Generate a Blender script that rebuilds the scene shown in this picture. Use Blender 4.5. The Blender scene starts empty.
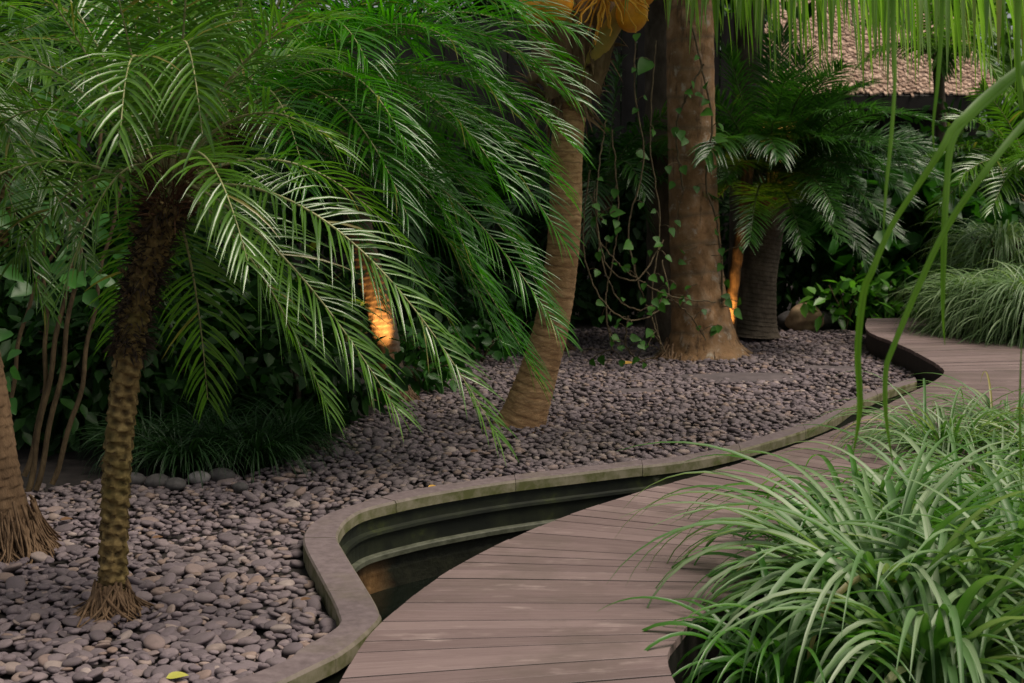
import bpy, bmesh, math, random
import numpy as np
from mathutils import Vector
from mathutils.geometry import tessellate_polygon

rng = np.random.default_rng(11)
random.seed(11)
PI = math.pi
SC = bpy.context.scene
COL = SC.collection
UP = np.array([0, 0, 1.0])

# ------------------------------------------------------------------ camera model
F = 1422.2
PITCH = math.atan(171.5 / F)
CAM = np.array([0, 0, 1.7])
FW = np.array([0, math.cos(PITCH), -math.sin(PITCH)])
CU = np.array([0, math.sin(PITCH), math.cos(PITCH)])

def ray(x, y):
    return FW + np.array([1.0, 0, 0]) * ((x - 512) / F) + CU * (-(y - 341.5) / F)

def at(x, y, Y):                      # the point at depth Y seen at pixel x, y
    r = ray(x, y)
    return CAM + r * (Y / r[1])

def gr(x, y, z=0.0):                  # the point at height z seen at pixel x, y
    r = ray(x, y)
    return CAM + r * ((z - CAM[2]) / r[2])

def proj(P):
    P = np.asarray(P) - CAM
    d = P @ FW
    return 512 + F * P[..., 0] / d, 341.5 - F * (P @ CU) / d, d

def nz(v):
    return v / (np.linalg.norm(v, axis=-1, keepdims=True) + 1e-9)

def catmull(pts, n, closed=False):
    P = np.asarray(pts, float)
    seg = np.linalg.norm(np.diff(P, axis=0), axis=1)
    cum = np.concatenate([[0], np.cumsum(np.maximum(seg, 1e-6))])
    s = np.linspace(0, cum[-1], n)
    k = np.clip(np.searchsorted(cum, s, side='right') - 1, 0, len(P) - 2)
    t = ((s - cum[k]) / (cum[k + 1] - cum[k]))[:, None]
    p0 = P[np.maximum(k - 1, 0)]; p1 = P[k]; p2 = P[k + 1]; p3 = P[np.minimum(k + 2, len(P) - 1)]
    return 0.5 * (2 * p1 + (p2 - p0) * t + (2 * p0 - 5 * p1 + 4 * p2 - p3) * t ** 2 + (3 * p1 - p0 - 3 * p2 + p3) * t ** 3)

# ------------------------------------------------------------------ mesh builder
class MB:
    def __init__(self):
        self.V = []; self.F = []; self.M = []; self.U = []; self.n = 0
    def add(self, V, F, uv=None, m=0):
        V = np.asarray(V, float).reshape(-1, 3); F = np.asarray(F, int)
        self.V.append(V); self.F.append(F + self.n); self.M.append(np.full(len(F), m))
        self.U.append(np.zeros((len(V), 2)) if uv is None else np.asarray(uv, float))
        self.n += len(V)
        return self
    def build(self, name, mats, parent=None, smooth=True, loc=None):
        V = np.concatenate(self.V)
        off = np.zeros(3)
        if parent is not None:
            p = parent
            while p is not None:
                off += np.array(p.location); p = p.parent
        elif loc is not None:
            off = np.asarray(loc, float)
        V = V - off
        me = bpy.data.meshes.new(name)
        lt = np.concatenate([np.full(len(f), f.shape[1]) for f in self.F])
        lv = np.concatenate([f.ravel() for f in self.F])
        me.vertices.add(len(V)); me.vertices.foreach_set('co', V.ravel())
        me.loops.add(len(lv)); me.loops.foreach_set('vertex_index', lv.astype(np.int32))
        me.polygons.add(len(lt))
        me.polygons.foreach_set('loop_start', np.concatenate([[0], np.cumsum(lt)[:-1]]).astype(np.int32))
        me.polygons.foreach_set('loop_total', lt.astype(np.int32))
        me.polygons.foreach_set('material_index', np.concatenate(self.M).astype(np.int32))
        me.polygons.foreach_set('use_smooth', np.full(len(lt), smooth))
        uvl = me.uv_layers.new(name='UVMap')
        uvl.data.foreach_set('uv', np.concatenate(self.U)[lv].ravel())
        me.update(); me.validate()
        for m in (mats if isinstance(mats, (list, tuple)) else [mats]):
            me.materials.append(m)
        o = bpy.data.objects.new(name, me); COL.objects.link(o)
        if parent is not None:
            o.parent = parent
        elif loc is not None:
            o.location = off
        return o

def tag(o, label=None, cat=None, group=None, kind=None):
    if label: o['label'] = label
    if cat: o['category'] = cat
    if group: o['group'] = group
    if kind: o['kind'] = kind
    return o

def thing(name, label, cat, loc=(0, 0, 0), group=None):
    o = bpy.data.objects.new(name, None); COL.objects.link(o)
    o.location = [float(a) for a in loc]; o.empty_display_size = .1
    return tag(o, label, cat, group)

def tube(mb, path, r, seg=8, m=0, disp=None, cap=True, v0=0.0):
    P = np.asarray(path, float); n = len(P)
    r = np.broadcast_to(np.asarray(r, float), (n,))
    T = nz(np.gradient(P, axis=0))
    a = np.array([1.0, 0, 0]) if abs(T[0][0]) < .8 else np.array([0, 1.0, 0])
    N = np.zeros((n, 3)); N[0] = nz(a - T[0] * (a @ T[0]))
    for i in range(1, n):
        N[i] = nz(N[i - 1] - T[i] * (N[i - 1] @ T[i]))
    B = np.cross(T, N)
    th = np.linspace(0, 2 * PI, seg + 1)
    L = v0 + np.concatenate([[0], np.cumsum(np.linalg.norm(np.diff(P, axis=0), axis=1))])
    R = np.repeat(r[:, None], seg + 1, 1)
    if disp is not None:
        R = R * disp(th[None, :], L[:, None])
    V = P[:, None] + R[..., None] * (np.cos(th)[None, :, None] * N[:, None] + np.sin(th)[None, :, None] * B[:, None])
    uv = np.stack(np.broadcast_arrays(th[None, :] / (2 * PI), L[:, None]), -1).reshape(-1, 2)
    i = np.arange(n - 1)[:, None] * (seg + 1); j = np.arange(seg)[None, :]
    q = np.stack([i + j, i + j + 1, i + j + seg + 2, i + j + seg + 1], -1).reshape(-1, 4)
    mb.add(V.reshape(-1, 3), q, uv, m)
    if cap:
        for e in (0, n - 1):
            ring = V[e][:-1]
            c = ring.mean(0)
            k = np.arange(seg)
            f = np.stack([k, (k + 1) % seg, np.full(seg, seg)], -1)
            mb.add(np.vstack([ring, c]), f if e else f[:, ::-1], None, m)

PROF = {
    'arch': lambda t: np.clip(.5 + t * 2, 0, 1) * (1 - t ** 1.9) + .03,
    'leaflet': lambda t: np.clip(t / .12, .45, 1) * (1 - t ** 2.2) + .03,
    'strap': lambda t: np.clip(.55 + t * 1.5, 0, 1) * (1 - t ** 3.0) + .03,
    'leaf': lambda t: np.sin(PI * np.clip(t, 0, 1) ** .75) ** .8 + .02,
    'heart': lambda t: np.where(t < .02, .35, np.sin(PI * np.clip(t * .93 + .05, 0, 1) ** .55)) + .01,
}

def blades(mb, base, d, nrm, L, W, sag=.5, nseg=4, prof='leaflet', fold=.2, sp=1.3, m=0, arc=False):
    base = np.atleast_2d(base).astype(float); n = len(base)
    d = nz(np.broadcast_to(d, (n, 3)).astype(float))
    nrm = np.broadcast_to(nrm, (n, 3)).astype(float)
    L = np.broadcast_to(L, (n,)); W = np.broadcast_to(W, (n,)); sag = np.broadcast_to(sag, (n,))
    side = nz(np.cross(d, nrm))
    if arc:
        hz = d * np.array([1, 1, 0]); hl = np.linalg.norm(hz, axis=1, keepdims=True)
        e0 = np.arctan2(d[:, 2:3], hl); hz = hz / (hl + 1e-9)
        side = nz(np.cross(hz, np.array([0, 0, 1.0]))) + nrm * .12; side = nz(side)
    pos = base.copy(); rows = []; uvs = []
    p = PROF[prof]
    for s in range(nseg + 1):
        t = s / nseg
        if arc:
            e = np.maximum(e0 - (sag * t ** sp)[:, None], -1.5)
            ds = hz * np.cos(e) + np.array([0, 0, 1.0]) * np.sin(e)
        else:
            ds = nz(d + np.array([0, 0, -1.0]) * (sag * t ** sp)[:, None])
        nn = nz(np.cross(side, ds))
        if s: pos = pos + ds * (L / nseg)[:, None]
        w = (W * .5 * float(p(np.array(t))))[:, None]
        up = nn * w * fold
        rows += [pos - side * w + up, pos - up, pos + side * w + up]
        u = np.full(n, t)
        uvs += [np.stack([u, np.zeros(n)], -1), np.stack([u, np.full(n, .5)], -1), np.stack([u, np.ones(n)], -1)]
    R = len(rows)
    V = np.stack(rows, 1).reshape(-1, 3); U = np.stack(uvs, 1).reshape(-1, 2)
    f = []
    for s in range(nseg):
        a = s * 3
        f += [[a, a + 1, a + 4, a + 3], [a + 1, a + 2, a + 5, a + 4]]
    Fq = (np.array(f)[None] + (np.arange(n) * R)[:, None, None]).reshape(-1, 4)
    mb.add(V, Fq, U, m)

def box(mb, c, s, rz=0, m=0, rot=None):
    c = np.asarray(c, float); s = np.asarray(s, float) / 2
    X = np.array([[x, y, z] for x in (-1, 1) for y in (-1, 1) for z in (-1, 1)]) * s
    if rot is not None:
        X = X @ np.asarray(rot).T
    elif rz:
        k, q = math.cos(rz), math.sin(rz)
        X = np.stack([X[:, 0] * k - X[:, 1] * q, X[:, 0] * q + X[:, 1] * k, X[:, 2]], -1)
    f = [[0, 1, 3, 2], [4, 6, 7, 5], [0, 4, 5, 1], [2, 3, 7, 6], [0, 2, 6, 4], [1, 5, 7, 3]]
    uv = np.stack([X[:, 0], X[:, 2]], -1)
    mb.add(X + c, f, uv, m)

def poly(mb, pts, z=None, m=0):
    P = np.asarray(pts, float)
    if P.shape[1] == 2: P = np.column_stack([P, np.full(len(P), z)])
    tris = tessellate_polygon([[Vector(p) for p in P]])
    tr = []
    for t in tris:
        a, b, c = P[t[0]], P[t[1]], P[t[2]]
        tr.append(t if np.cross(b - a, c - a)[2] > 0 else (t[0], t[2], t[1]))
    mb.add(P, np.array(tr), P[:, :2], m)

_ico = {}
def ico(sub):
    if sub not in _ico:
        bm = bmesh.new(); bmesh.ops.create_icosphere(bm, subdivisions=sub, radius=1)
        bm.verts.ensure_lookup_table()
        _ico[sub] = (np.array([v.co[:] for v in bm.verts]), np.array([[v.index for v in f.verts] for f in bm.faces]))
        bm.free()
    return _ico[sub]

def vnoise(P, s, seed=0):
    P = P * s + seed * 3.17
    return (np.sin(P[:, 0] * 1.3 + 1.7 * np.sin(P[:, 1] * 1.1 + seed)) + np.sin(P[:, 1] * 1.7 + 1.3 * np.sin(P[:, 2] * 1.9)) + np.sin(P[:, 2] * 1.5 + 1.9 * np.sin(P[:, 0] * .9 + 2))) / 3

def blob(mb, c, r, sub=3, amt=.12, ns=1.6, seed=0, m=0, rot=None):
    V, Fc = ico(sub)
    X = V * (1 + amt * vnoise(V, ns, seed)[:, None]) * np.asarray(r, float)
    if rot is not None: X = X @ np.asarray(rot).T
    mb.add(X + np.asarray(c, float), Fc, None, m)

# ------------------------------------------------------------------ materials
def newmat(name):
    m = bpy.data.materials.new(name); m.use_nodes = True
    nt = m.node_tree; nt.nodes.clear()
    out = nt.nodes.new('ShaderNodeOutputMaterial')
    return m, nt, out

def nd(nt, typ, **kw):
    n = nt.nodes.new(typ)
    for k, v in kw.items():
        if k in n.inputs: n.inputs[k].default_value = v
        else: setattr(n, k, v)
    return n

def ramp(nt, src, stops):
    r = nt.nodes.new('ShaderNodeValToRGB')
    e = r.color_ramp.elements
    while len(e) < len(stops): e.new(.5)
    for k, (p, c) in enumerate(stops):
        e[k].position = p; e[k].color = (*c, 1) if len(c) == 3 else c
    nt.links.new(src, r.inputs[0])
    return r.outputs[0]

def mix(nt, fac, a, b, mode='MIX'):
    n = nt.nodes.new('ShaderNodeMix'); n.data_type = 'RGBA'; n.blend_type = mode
    for s, v in ((n.inputs[0], fac), (n.inputs[6], a), (n.inputs[7], b)):
        if hasattr(v, 'is_linked'): nt.links.new(v, s)
        elif isinstance(v, (int, float)): s.default_value = v
        else: s.default_value = (*v, 1)
    return n.outputs[2]

def noise(nt, vec, scale, detail=4, rough=.55, mapscale=None):
    n = nd(nt, 'ShaderNodeTexNoise', Scale=scale, Detail=detail, Roughness=rough)
    if vec is not None:
        if mapscale is not None:
            mp = nt.nodes.new('ShaderNodeMapping'); mp.inputs['Scale'].default_value = mapscale
            nt.links.new(vec, mp.inputs[0]); vec = mp.outputs[0]
        nt.links.new(vec, n.inputs['Vector'])
    return n.outputs[0]

def bump(nt, h, strength, dist):
    b = nd(nt, 'ShaderNodeBump', Strength=strength, Distance=dist)
    nt.links.new(h, b.inputs['Height'])
    return b.outputs[0]

def bsdf(nt, out, col, rough, spec=.5, normal=None):
    p = nt.nodes.new('ShaderNodeBsdfPrincipled')
    if hasattr(col, 'is_linked'): nt.links.new(col, p.inputs['Base Color'])
    else: p.inputs['Base Color'].default_value = (*col, 1)
    if hasattr(rough, 'is_linked'): nt.links.new(rough, p.inputs['Roughness'])
    else: p.inputs['Roughness'].default_value = rough
    p.inputs['Specular IOR Level'].default_value = spec
    if normal is not None: nt.links.new(normal, p.inputs['Normal'])
    if out is not None: nt.links.new(p.outputs[0], out.inputs[0])
    return p

def leaf_mat(name, dark, mid, light, rough=.35, trans=.3, spec=.5, dead=None, tip=None):
    m, nt, out = newmat(name)
    g = nt.nodes.new('ShaderNodeNewGeometry')
    tc = nt.nodes.new('ShaderNodeTexCoord')
    stops = [(0, dark), (.5, mid), (1, light)]
    if dead: stops = [(0, dark), (.5, mid), (.94, light), (.975, dead)]
    c = ramp(nt, g.outputs['Random Per Island'], stops)
    n = noise(nt, tc.outputs['Object'], 3.0, 3)
    c = mix(nt, .35, c, ramp(nt, n, [(.3, dark), (.7, light)]))
    if tip:
        sx = nt.nodes.new('ShaderNodeSeparateXYZ'); nt.links.new(tc.outputs['UV'], sx.inputs[0])
        f = ramp(nt, sx.outputs[0], [(.0, (1, 1, 1)), (.4, (0, 0, 0)), (.92, (0, 0, 0)), (1, (.6, .6, .6))])
        c = mix(nt, f, c, tip)
    if tip:
        c = mix(nt, ramp(nt, sx.outputs[1], [(0, (.35, .35, .35)), (.18, (0, 0, 0)), (.42, (.0, .0, .0)), (.5, (.45, .45, .45)), (.58, (0, 0, 0)), (.82, (0, 0, 0)), (1, (.35, .35, .35))]), c, tip)
    p = bsdf(nt, None, c, rough, spec)
    t = nt.nodes.new('ShaderNodeBsdfTranslucent')
    c2 = mix(nt, 1.0, c, (1.6, 1.9, .7), 'MULTIPLY')
    nt.links.new(c2, t.inputs[0])
    mx = nd(nt, 'ShaderNodeMixShader', Fac=trans)
    nt.links.new(p.outputs[0], mx.inputs[1]); nt.links.new(t.outputs[0], mx.inputs[2])
    nt.links.new(mx.outputs[0], out.inputs[0])
    return m

def bark_mat(name, c1, c2, c3, ns=14, ring=0, ringc=None, vs=.35, rough=.85, bs=.6, moss=None, lichen=None):
    m, nt, out = newmat(name)
    tc = nt.nodes.new('ShaderNodeTexCoord')
    n1 = noise(nt, tc.outputs['Object'], ns, 6, .65, (1, 1, vs))
    c = ramp(nt, n1, [(.3, c1), (.5, c2), (.72, c3)])
    n2 = noise(nt, tc.outputs['Object'], 2.2, 4)
    c = mix(nt, ramp(nt, n2, [(.42, (0, 0, 0)), (.68, (.7, .7, .7))]), c, moss or c1)
    h = n1
    if lichen:
        n3 = noise(nt, tc.outputs['Object'], 9, 7, .72)
        c = mix(nt, ramp(nt, n3, [(.57, (0, 0, 0)), (.64, (.7, .7, .7))]), c, lichen)
        n4 = noise(nt, tc.outputs['Object'], 5, 6, .75, (1.6, 1.6, .3))
        c = mix(nt, ramp(nt, n4, [(.36, (.75, .75, .75)), (.44, (0, 0, 0))]), c, (.05, .032, .018))
    if ring:
        w = nd(nt, 'ShaderNodeTexWave', Scale=ring, Distortion=1.6, Detail=3.0)
        w.bands_direction = 'Y'; w.wave_profile = 'SAW'
        w.inputs['Detail Scale'].default_value = 2.5
        nt.links.new(tc.outputs['UV'], w.inputs['Vector'])
        c = mix(nt, ramp(nt, w.outputs[1], [(0, (0.75, 0.75, 0.75)), (.16, (0, 0, 0)), (.9, (0, 0, 0)), (1, (.45, .45, .45))]), c, ringc or c1)
        mm = nd(nt, 'ShaderNodeMath', operation='ADD'); nt.links.new(n1, mm.inputs[0]); nt.links.new(w.outputs[1], mm.inputs[1])
        h = mm.outputs[0]
    bsdf(nt, out, c, rough, .25, bump(nt, h, bs, .02))
    return m

def plain_mat(name, c1, c2, rough=.7, ns=12, spec=.3, bs=.3, dist=.01):
    m, nt, out = newmat(name)
    tc = nt.nodes.new('ShaderNodeTexCoord')
    n = noise(nt, tc.outputs['Object'], ns, 5, .6)
    bsdf(nt, out, ramp(nt, n, [(.3, c1), (.7, c2)]), rough, spec, bump(nt, n, bs, dist))
    return m

def pebble_mat(name, per_object):
    m, nt, out = newmat(name)
    if per_object:
        rnd = nt.nodes.new('ShaderNodeObjectInfo').outputs['Random']
    else:
        rnd = nt.nodes.new('ShaderNodeNewGeometry').outputs['Random Per Island']
    tc = nt.nodes.new('ShaderNodeTexCoord')
    c = ramp(nt, rnd, [(0, (.07, .054, .064)), (.3, (.125, .098, .112)), (.62, (.168, .132, .145)), (.8, (.24, .187, .192)), (.9, (.25, .165, .12)), (1, (.38, .31, .28))])
    n = noise(nt, tc.outputs['Object'], 55, 4, .6)
    c = mix(nt, .35, c, ramp(nt, n, [(.3, (.07, .056, .06)), (.7, (.28, .23, .23))]))
    n2 = noise(nt, tc.outputs['Object'], .9, 3)
    c = mix(nt, ramp(nt, n2, [(.45, (0, 0, 0)), (.7, (.45, .45, .45))]), c, (.1, .085, .075))
    bsdf(nt, out, c, .8, .25, bump(nt, n, .2, .003))
    return m

M = {}
M['pygmy'] = leaf_mat('pygmy_leaf', (.03, .088, .005), (.062, .165, .009), (.115, .24, .02), .26, .32, .75, dead=(.28, .2, .06))
M['pygmy2'] = leaf_mat('bright_frond_leaf', (.016, .1, .002), (.036, .18, .003), (.075, .25, .008), .26, .46, .8, dead=(.28, .22, .05))
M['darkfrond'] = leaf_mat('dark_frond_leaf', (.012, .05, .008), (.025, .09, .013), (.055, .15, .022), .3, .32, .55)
M['coco'] = leaf_mat('coconut_leaf', (.08, .18, .02), (.15, .27, .045), (.25, .36, .1), .32, .52, .8, dead=(.25, .2, .06))
M['blade'] = leaf_mat('near_blade_leaf', (.07, .18, .012), (.12, .25, .025), (.16, .3, .04), .4, .42, .4, tip=(.05, .13, .01))
M['rib'] = plain_mat('midrib', (.2, .21, .08), (.34, .34, .16), .5, 20)
M['ribdark'] = plain_mat('dark_midrib', (.05, .07, .025), (.09, .12, .05), .5, 20)
M['strap'] = leaf_mat('strap_leaf', (.03, .12, .012), (.09, .2, .04), (.33, .39, .26), .48, .25, .5, dead=(.35, .24, .05), tip=(.05, .17, .02))
M['strapgreen'] = leaf_mat('green_strap_leaf', (.03, .12, .012), (.06, .18, .02), (.11, .24, .05), .34, .32, .55)
M['mondo'] = leaf_mat('mondo_leaf', (.008, .028, .008), (.016, .05, .012), (.03, .08, .02), .4, .2, .4)
M['weep'] = leaf_mat('weeping_grass_leaf', (.06, .13, .045), (.13, .21, .09), (.26, .34, .19), .4, .3, .4)
M['broad'] = leaf_mat('broad_leaf', (.010, .045, .007), (.02, .085, .01), (.04, .14, .018), .4, .25, .3)
M['vineleaf'] = leaf_mat('vine_leaf', (.02, .075, .008), (.035, .12, .012), (.06, .17, .02), .5, .25, .25)
M['lime'] = leaf_mat('lime_leaf', (.04, .14, .015), (.07, .21, .022), (.12, .29, .035), .35, .35, .5)
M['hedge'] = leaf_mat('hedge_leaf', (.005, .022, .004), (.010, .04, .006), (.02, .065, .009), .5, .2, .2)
M['bright'] = leaf_mat('canopy_leaf', (.06, .15, .02), (.11, .22, .035), (.2, .32, .06), .4, .45, .4)
M['pygtrunk'] = bark_mat('pygmy_trunk', (.02, .014, .008), (.12, .08, .03), (.27, .19, .075), 30, bs=1.0, moss=(.1, .08, .02))
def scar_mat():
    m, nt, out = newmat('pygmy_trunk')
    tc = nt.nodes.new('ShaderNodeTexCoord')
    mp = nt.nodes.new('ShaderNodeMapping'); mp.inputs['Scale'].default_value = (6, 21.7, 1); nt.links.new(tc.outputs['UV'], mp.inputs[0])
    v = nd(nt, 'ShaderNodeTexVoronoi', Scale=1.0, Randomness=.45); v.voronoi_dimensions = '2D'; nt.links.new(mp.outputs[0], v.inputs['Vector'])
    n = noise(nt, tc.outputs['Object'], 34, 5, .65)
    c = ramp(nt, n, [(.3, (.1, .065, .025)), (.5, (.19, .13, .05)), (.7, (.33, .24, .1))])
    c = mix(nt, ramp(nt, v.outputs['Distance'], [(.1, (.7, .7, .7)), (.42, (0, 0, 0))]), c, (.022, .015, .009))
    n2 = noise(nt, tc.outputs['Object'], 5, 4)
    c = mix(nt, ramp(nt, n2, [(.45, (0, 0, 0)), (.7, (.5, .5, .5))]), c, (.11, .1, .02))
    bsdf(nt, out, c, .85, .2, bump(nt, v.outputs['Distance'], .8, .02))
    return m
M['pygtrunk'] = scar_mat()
M['fibre'] = plain_mat('palm_fibre', (.035, .015, .008), (.13, .06, .03), .9, 40)
M['fibredark'] = plain_mat('old_palm_fibre', (.015, .01, .007), (.05, .033, .022), .95, 40)
M['stub'] = plain_mat('leaf_stub', (.08, .055, .025), (.2, .15, .07), .85, 30)
M['cocotrunk'] = bark_mat('coconut_trunk', (.24, .13, .06), (.47, .285, .14), (.6, .39, .21), 16, ring=4.6, ringc=(.11, .06, .03), vs=2.4, bs=.5)
M['bigtrunk'] = bark_mat('big_trunk', (.15, .08, .035), (.29, .165, .078), (.4, .28, .18), 9, ring=1.2, ringc=(.14, .1, .06), vs=.8, bs=.9, moss=(.13, .08, .04), lichen=(.4, .35, .28))
M['greytrunk'] = bark_mat('grey_trunk', (.045, .035, .024), (.09, .07, .05), (.15, .12, .09), 12, vs=.5, bs=.6)
M['warmtrunk'] = bark_mat('slim_trunk', (.12, .07, .03), (.28, .18, .08), (.4, .28, .14), 30, vs=.5, bs=.8)
M['browntrunk'] = bark_mat('brown_trunk', (.07, .042, .022), (.14, .085, .045), (.22, .14, .08), 12, vs=.4, bs=.9)
M['stem'] = bark_mat('shrub_stem', (.035, .024, .012), (.08, .055, .028), (.14, .1, .05), 30)
M['vine'] = plain_mat('vine_stem', (.045, .033, .018), (.12, .09, .045), .8, 30)
M['root'] = plain_mat('root', (.07, .04, .02), (.22, .14, .08), .9, 30)
M['coconut'] = plain_mat('coconut_husk', (.6, .2, .015), (.95, .42, .03), .5, 11, .4, .25)
M['flower'] = plain_mat('palm_flower', (.7, .3, .04), (.85, .45, .08), .6, 30)
M['petiole'] = plain_mat('coconut_petiole', (.25, .2, .05), (.42, .27, .06), .5, 8)
M['sheath'] = bark_mat('leaf_sheath', (.07, .045, .025), (.19, .12, .07), (.34, .24, .16), 20, vs=.3)
M['soil'] = plain_mat('soil', (.012, .009, .007), (.035, .026, .02), .95, 9)
M['bedbase'] = plain_mat('bed_base', (.012, .01, .009), (.03, .024, .022), .95, 14)
M['pebble'] = pebble_mat('pebble', False)
M['pebble1'] = pebble_mat('single_pebble', True)
M['stone'] = plain_mat('boulder', (.05, .046, .046), (.1, .092, .09), .8, 30)
M['stonelight'] = plain_mat('pale_boulder', (.2, .185, .18), (.3, .28, .275), .8, 40)
M['tan'] = plain_mat('tan_rock', (.14, .09, .05), (.32, .22, .13), .85, 9)
M['slab'] = plain_mat('slab', (.07, .058, .06), (.13, .105, .108), .8, 6)
M['fence'] = bark_mat('fence_wood', (.012, .011, .011), (.024, .022, .022), (.045, .042, .042), 6, vs=.15, bs=.3)
M['dark'] = plain_mat('dark_timber', (.008, .007, .006), (.016, .014, .012), .8, 8)
M['lamp'] = plain_mat('lamp_body', (.02, .02, .02), (.04, .04, .04), .5, 20)

def deck_mat():
    m, nt, out = newmat('deck_wood')
    tc = nt.nodes.new('ShaderNodeTexCoord'); g = nt.nodes.new('ShaderNodeNewGeometry')
    n = noise(nt, tc.outputs['UV'], 3.0, 6, .65, (1.2, 26, 1))
    c = ramp(nt, n, [(.22, (.055, .037, .035)), (.45, (.15, .105, .1)), (.6, (.19, .14, .134)), (.8, (.29, .222, .212))])
    c = mix(nt, .42, c, ramp(nt, g.outputs['Random Per Island'], [(0, (.1, .068, .065)), (.5, (.18, .127, .122)), (1, (.27, .2, .19))]))
    b = noise(nt, tc.outputs['Object'], 1.8, 5, .65)
    c = mix(nt, ramp(nt, b, [(.48, (0, 0, 0)), (.7, (.85, .85, .85))]), c, (.105, .08, .068))
    b2 = noise(nt, tc.outputs['Object'], 4.5, 4, .6, (1, 3, 1))
    c = mix(nt, ramp(nt, b2, [(.6, (0, 0, 0)), (.75, (.5, .5, .5))]), c, (.38, .3, .275))
    bsdf(nt, out, c, ramp(nt, n, [(.2, (.7, .7, .7)), (.8, (.5, .5, .5))]), .35, bump(nt, n, .25, .004))
    return m
M['deck'] = deck_mat()
M['fascia'] = plain_mat('deck_fascia_gap_shade', (.012, .011, .01), (.03, .026, .022), .7, 8)

def coping_mat():
    m, nt, out = newmat('coping_stone')
    tc = nt.nodes.new('ShaderNodeTexCoord'); g = nt.nodes.new('ShaderNodeNewGeometry')
    n = noise(nt, tc.outputs['Object'], 26, 6, .65)
    c = ramp(nt, n, [(.3, (.105, .08, .082)), (.7, (.185, .145, .147))])
    b = noise(nt, tc.outputs['Object'], 3.2, 5, .6)
    c = mix(nt, ramp(nt, b, [(.5, (0, 0, 0)), (.75, (.6, .6, .6))]), c, (.13, .11, .075))
    sx = nt.nodes.new('ShaderNodeSeparateXYZ'); nt.links.new(g.outputs['True Normal'], sx.inputs[0])
    side = ramp(nt, sx.outputs[2], [(.4, (1, 1, 1)), (.8, (0, 0, 0))])
    b3 = noise(nt, tc.outputs['Object'], 9, 5, .65)
    mo = mix(nt, ramp(nt, b3, [(.4, (0, 0, 0)), (.62, (1, 1, 1))]), (.2, .18, .12), (.085, .09, .03))
    c = mix(nt, side, c, mo)
    bsdf(nt, out, c, .75, .3, bump(nt, n, .3, .004))
    return m
M['coping'] = coping_mat()

def wall_mat():
    m, nt, out = newmat('pond_wall')
    tc = nt.nodes.new('ShaderNodeTexCoord')
    n = noise(nt, tc.outputs['Object'], 5, 6, .65)
    c = ramp(nt, n, [(.4, (.007, .009, .006)), (.58, (.018, .022, .011)), (.65, (.035, .044, .012)), (.72, (.15, .15, .1))])
    bsdf(nt, out, c, .45, .5, bump(nt, n, .3, .01))
    return m
M['wall'] = wall_mat()

M['ledge'] = plain_mat('mossy_ledge', (.03, .034, .02), (.095, .1, .07), .6, 16)
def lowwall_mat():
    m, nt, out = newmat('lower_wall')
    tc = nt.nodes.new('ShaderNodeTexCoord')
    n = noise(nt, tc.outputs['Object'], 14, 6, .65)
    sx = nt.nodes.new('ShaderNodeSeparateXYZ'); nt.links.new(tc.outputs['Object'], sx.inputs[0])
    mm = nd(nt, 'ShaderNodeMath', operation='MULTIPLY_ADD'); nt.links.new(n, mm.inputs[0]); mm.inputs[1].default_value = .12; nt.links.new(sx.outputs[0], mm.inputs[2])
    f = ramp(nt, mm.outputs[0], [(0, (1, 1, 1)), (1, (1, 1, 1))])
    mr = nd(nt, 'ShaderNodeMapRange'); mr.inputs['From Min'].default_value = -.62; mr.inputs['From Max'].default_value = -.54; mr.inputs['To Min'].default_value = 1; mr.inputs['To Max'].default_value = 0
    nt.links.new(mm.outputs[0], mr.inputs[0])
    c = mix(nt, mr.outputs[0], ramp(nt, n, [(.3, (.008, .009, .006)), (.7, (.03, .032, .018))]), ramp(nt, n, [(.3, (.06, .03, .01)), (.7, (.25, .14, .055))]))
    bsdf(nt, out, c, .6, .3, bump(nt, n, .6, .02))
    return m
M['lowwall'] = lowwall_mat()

def water_mat():
    m, nt, out = newmat('water')
    tc = nt.nodes.new('ShaderNodeTexCoord')
    n = noise(nt, tc.outputs['Object'], 9, 2, .4)
    p = bsdf(nt, out, (.004, .006, .004), .02, .5, bump(nt, n, .18, .02))
    p.inputs['IOR'].default_value = 1.33
    return m
M['water'] = water_mat()

def roof_mat():
    m, nt, out = newmat('roof_shingle')
    tc = nt.nodes.new('ShaderNodeTexCoord'); g = nt.nodes.new('ShaderNodeNewGeometry')
    n = noise(nt, tc.outputs['Object'], 12, 5, .6)
    c = ramp(nt, g.outputs['Random Per Island'], [(0, (.12, .07, .045)), (.5, (.36, .23, .16)), (1, (.58, .42, .32))])
    c = mix(nt, .35, c, ramp(nt, n, [(.3, (.15, .09, .06)), (.7, (.58, .42, .33))]))
    bsdf(nt, out, c, .7, .3)
    return m
M['roof'] = roof_mat()

def glow_mat():
    m, nt, out = newmat('lamp_glass')
    e = nd(nt, 'ShaderNodeEmission', Color=(1, .42, .1, 1), Strength=12)
    nt.links.new(e.outputs[0], out.inputs[0])
    return m
M['glow'] = glow_mat()

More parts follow.
